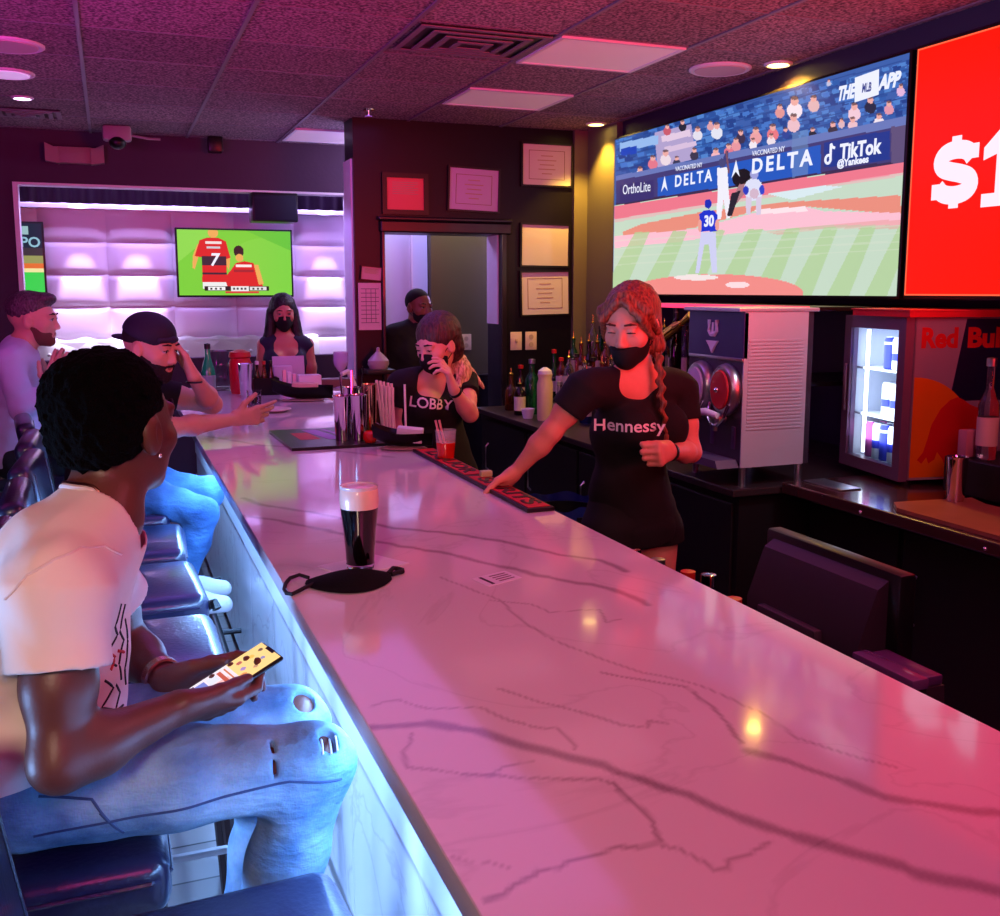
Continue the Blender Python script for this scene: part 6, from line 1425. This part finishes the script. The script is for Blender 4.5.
# ================================================================ man in the lavender shirt, far left
Y3=5.25
J=dict(H=AY(34,320,Y3),N=AY(20,347,Y3),U=AY(16,362,Y3),C=AY(14,385,Y3),W=AY(14,420,Y3),P=AY(12,452,Y3),
 sR=AY(10,362,Y3-.19),sL=AY(24,362,Y3+.19),eR=AY(22,410,Y3-.26),wR=AY(50,388,Y3-.18),eL=AY(42,405,Y3+.15),wL=AY(56,382,Y3+.02))
P_=J['P']
for q,s_ in(('R',-1),('L',1)): J['h'+q]=P_+np.array((.02,.095*s_,-.02)); J['k'+q]=P_+np.array((.44,.11*s_,.0)); J['a'+q]=P_+np.array((.36,.10*s_,-.42)); J['t'+q]=P_+np.array((.52,.10*s_,-.43))
b=Body(J,(.97,-.22,-.05),sc=1.03)
t=thing('person','man in a lavender button shirt seen in profile at the far left','person',(float(P_[0]),float(P_[1]),0))
F=S(); b.head(F); b.neck(F); b.torso(F)
for q in'RL': b.arm(F,q); b.leg(F,q)
b.hand(F,'R',(.35,.1,.9),(.1,.95,.1),curl=(.25,.4,.3)); b.hand(F,'L',(.3,-.2,.9),(.1,-.95,0),curl=(.3,.5,.4))
F.mesh('body',.005,sk2,t); face_parts(b,t)
F=S(); b.head(F,.002); F.half(b.hp(0,.06,-.045),b.R@np.array((0,.35,1.))); F.half(b.hp(0,.0,0),b.R@np.array((0,-1,.0))); F.ell(b.hp(0,.095,-.063),(.024,.02,.011),b.R,mode='-',k=.004)
F.mesh('stubble_beard',.004,mat('brown_stubble',(96,58,50),.9),t)
F=S(); F.ell(b.hp(0,-.025,.050),(.083,.102,.088),b.R,k=.02); F.ell(b.hp(0,.05,.10),(.055,.05,.03),b.R,k=.02); F.half(b.hp(0,.075,.03),b.R@np.array((0,.92,-.5))); F.half(b.hp(0,0,-.01),b.R@np.array((0,-.3,-1)))
F.mesh('quiff_hair',.0045,hair_mat('dark_brown_hair',(40,28,34),(88,66,80),zs=.5),t,wr=(.002,120.))
mlav=mat('lavender_shirt',(190,182,215),.8,bump=.12,bscale=22)
sh=tee_of(b,t,mlav,long=True,name='button_shirt',res=.006)
off=np.array(t.location); n_=b.J['N']
B().grid(lambda u,v:tuple(n_-off+np.array((math.cos(-2.5+5*u)*(.072-.004*v)*-1,math.sin(-2.5+5*u)*(.072),.0+.04*v-.01))),24,3,thick=.004).build('collar',mlav,sh)
trousers(b,t,mat('black_trousers',(16,16,24),.8)); simple_shoes(b,t,m_black)
# ================================================================ masked woman beyond the bar
sk4=skin('light_brown_skin',(196,128,110),.45)
Y4=6.95
J=dict(H=AY(283,313,Y4),N=AY(284,337,Y4+.02),U=AY(284,346,Y4+.02),C=AY(284,362,Y4+.02),W=(AY(284,400,Y4))[:],P=AY(284,430,Y4),
 sR=AY(264,345,Y4+.02),sL=AY(307,345,Y4),eR=AY(260,385,Y4),wR=AY(268,398,Y4-.17),eL=AY(313,384,Y4),wL=AY(300,398,Y4-.17),fwd=(0,-1,0))
J=standing_legs(J)
b=Body(J,(-.05,-1,-.15),sc=.98,sex='f')
t=thing('person','long haired woman in a black mask and dark tank top behind the far bar','person',(float(J['P'][0]),Y4,0))
F=S(); b.head(F); b.neck(F); b.torso(F)
for q in'RL': b.arm(F,q); b.leg(F,q); b.foot(F,q)
b.hand(F,'R',(.3,-.9,-.1),(0,0,-1)); b.hand(F,'L',(-.3,-.9,-.1),(0,0,-1))
F.mesh('body',.006,sk4,t); face_parts(b,t,mouth=False); mask_cloth(b,t,mat('black_mask_cloth'))
F=S(); F.ell(b.hp(0,-.028,.045),(.090,.106,.092),b.R,k=.02); F.ell(b.hp(0,-.06,-.05),(.095,.06,.12),b.R,k=.02)
for q in(-1,1): F.cap(b.hp(.075*q,-.02,.0),b.hp(.100*q,.01,-.19),.036,.040,k=.03); F.cap(b.hp(.100*q,.01,-.19),b.hp(.085*q,.05,-.30),.040,.020,k=.03)
F.ell(b.hp(0,.10,-.03),(.060,.085,.095),b.R,mode='-',k=.012)
F.mesh('long_hair',.005,hair_mat('near_black_hair',(8,5,10),(26,17,30)),t,wr=(.002,110.,(1,1,.25)))
tee_of(b,t,mat('navy_tank_cloth',(34,36,62),.8),sleeve=0,name='tank_top',neck=.075,deep=.085,fwd=(0,-1,0),i=.008)
trousers(b,t,mat('black_trousers')); simple_shoes(b,t,m_black)
# ================================================================ woman bartender with LOBBY shirt
sk5=skin('pink_fair_skin',(222,160,148),.45)
Y5=4.16
J=dict(H=AY(437,344,Y5-.02),N=AY(433,378,Y5+.03),U=AY(431,390,Y5+.03),C=AY(430,408,Y5+.03),W=AY(434,440,Y5+.05),P=AY(438,470,Y5+.06),
 sR=AY(403,384,Y5-.03),sL=AY(463,380,Y5+.06),eR=AY(398,425,Y5+.02),wR=AY(409,462,Y5+.0),eL=AY(470,414,Y5-.10),wL=AY(454,390,Y5-.17),fwd=(-.3,-.95,0))
J=standing_legs(J,(-.3,-.95,0))
b=Body(J,(-.84,-.48,-.36),sc=.98,sex='f',bulk=1.0,lid=-.004)
t=thing('person','woman with blond lengths and black LOBBY top touching her face behind the bar','person',(float(J['P'][0]),float(J['P'][1]),0))
F=S(); b.head(F); b.neck(F); b.torso(F)
for q in'RL': b.arm(F,q); b.leg(F,q); b.foot(F,q)
b.hand(F,'L',(-.30,.0,.95),(-.8,.3,-.1),curls=((.3,.5,.4),(.5,.7,.5),(.6,.8,.5),(.7,.8,.5)),thumb=(.8,.4,.2)); b.hand(F,'R',(-.1,-.3,-.9),(.9,0,0),curl=(.3,.4,.3))
F.mesh('body',.005,sk5,t); face_parts(b,t,mouth=False); mask_cloth(b,t,mat('black_mask_cloth'))
F=S(); F.ell(b.hp(0,-.028,.045),(.090,.108,.092),b.R,k=.02); F.ell(b.hp(0,-.07,-.03),(.075,.06,.09),b.R,k=.02); F.ell(b.hp(0,.105,-.035),(.060,.085,.085),b.R,mode='-',k=.012)
F.mesh('dark_hair',.0045,hair_mat('dark_root_hair',(34,16,20),(84,48,50)),t,wr=(.002,120.,(1,1,.4)))
F=S(); mb_=hair_mat('blond_hair',(150,100,78),(255,228,190),sc=110,zs=.15)
F.cap(AY(452,350,Y5+.06),AY(462,370,Y5+.01),.034,.038,k=.03); F.cap(AY(462,370,Y5+.01),AY(468,400,Y5-.03),.038,.012,k=.03); F.cap(AY(462,362,Y5+.05),AY(484,388,Y5+.03),.028,.007,k=.02); F.cap(AY(462,366,Y5),AY(456,398,Y5-.07),.026,.006,k=.02)
F.mesh('blond_lengths',.004,mb_,t,wr=(.003,120.,(1,1,.2)))
tk=tee_of(b,t,mtee,sleeve=.45,name='black_top',neck=.07,deep=.072,fwd=(-.25,-1,0),up=.035)
shirt_text('LOBBY',426,401,.062,tk,.18,Y5,None,(-.12,-1,0),tilt=-.12,bold=.001)
w_=b.J['wL']; d_=nz(w_-b.J['eL']); q_=d_.to_track_quat('Z','Y').to_matrix().to_4x4(); q_.translation=Vector(w_)-d_*.015-Vector(t.location)
B().lathe([(.024,-.005),(.029,-.005),(.029,.005),(.024,.005),(.024,-.005)],n=24,M=q_).build('bracelet',m_black,t)
trousers(b,t,mat('black_trousers')); simple_shoes(b,t,m_black)
# ================================================================ man in black in the doorway
sk6=skin('brown_skin',(128,78,62),.45)
Y6=6.62
J=dict(H=AY(419,307,Y6),N=AY(415,327,Y6+.02),U=AY(413,337,Y6+.02),C=AY(412,352,Y6+.02),W=AY(412,382,Y6),P=AY(412,408,Y6),
 sR=AY(392,335,Y6-.02),sL=AY(436,337,Y6+.06),eR=AY(388,378,Y6+.0),wR=AY(400,405,Y6-.16),eL=AY(440,380,Y6+.08),wL=AY(428,405,Y6-.1),fwd=(0,-1,0))
J=standing_legs(J)
b=Body(J,(.35,-.93,-.1),sc=1.0)
t=thing('person','man in a black t-shirt and lowered mask standing in the doorway','person',(float(J['P'][0]),Y6,0))
F=S(); b.head(F); b.neck(F); b.torso(F)
for q in'RL': b.arm(F,q); b.leg(F,q); b.foot(F,q)
b.hand(F,'R',(.2,-.5,-.8),(.6,0,-.3),curl=(.4,.5,.4)); b.hand(F,'L',(-.2,-.5,-.8),(-.6,0,-.3),curl=(.4,.5,.4))
F.mesh('body',.006,sk6,t); face_parts(b,t,lip=mat('brown_lips')); mask_cloth(b,t,mat('black_mask_cloth'),low=True)
F=S(); F.ell(b.hp(0,-.022,.036),(.0785,.0985,.0885),b.R,k=.02); F.half(b.hp(0,.055,.05),b.R@np.array((0,.85,-.5))); F.half(b.hp(0,0,.0),b.R@np.array((0,.1,-1)))
F.mesh('cropped_hair',.005,mat('black_cropped_hair',(16,11,12),.9),t)
tee_of(b,t,mtee,sleeve=.75,neck=.062,res=.007)
trousers(b,t,mat('black_trousers')); simple_shoes(b,t,m_black)
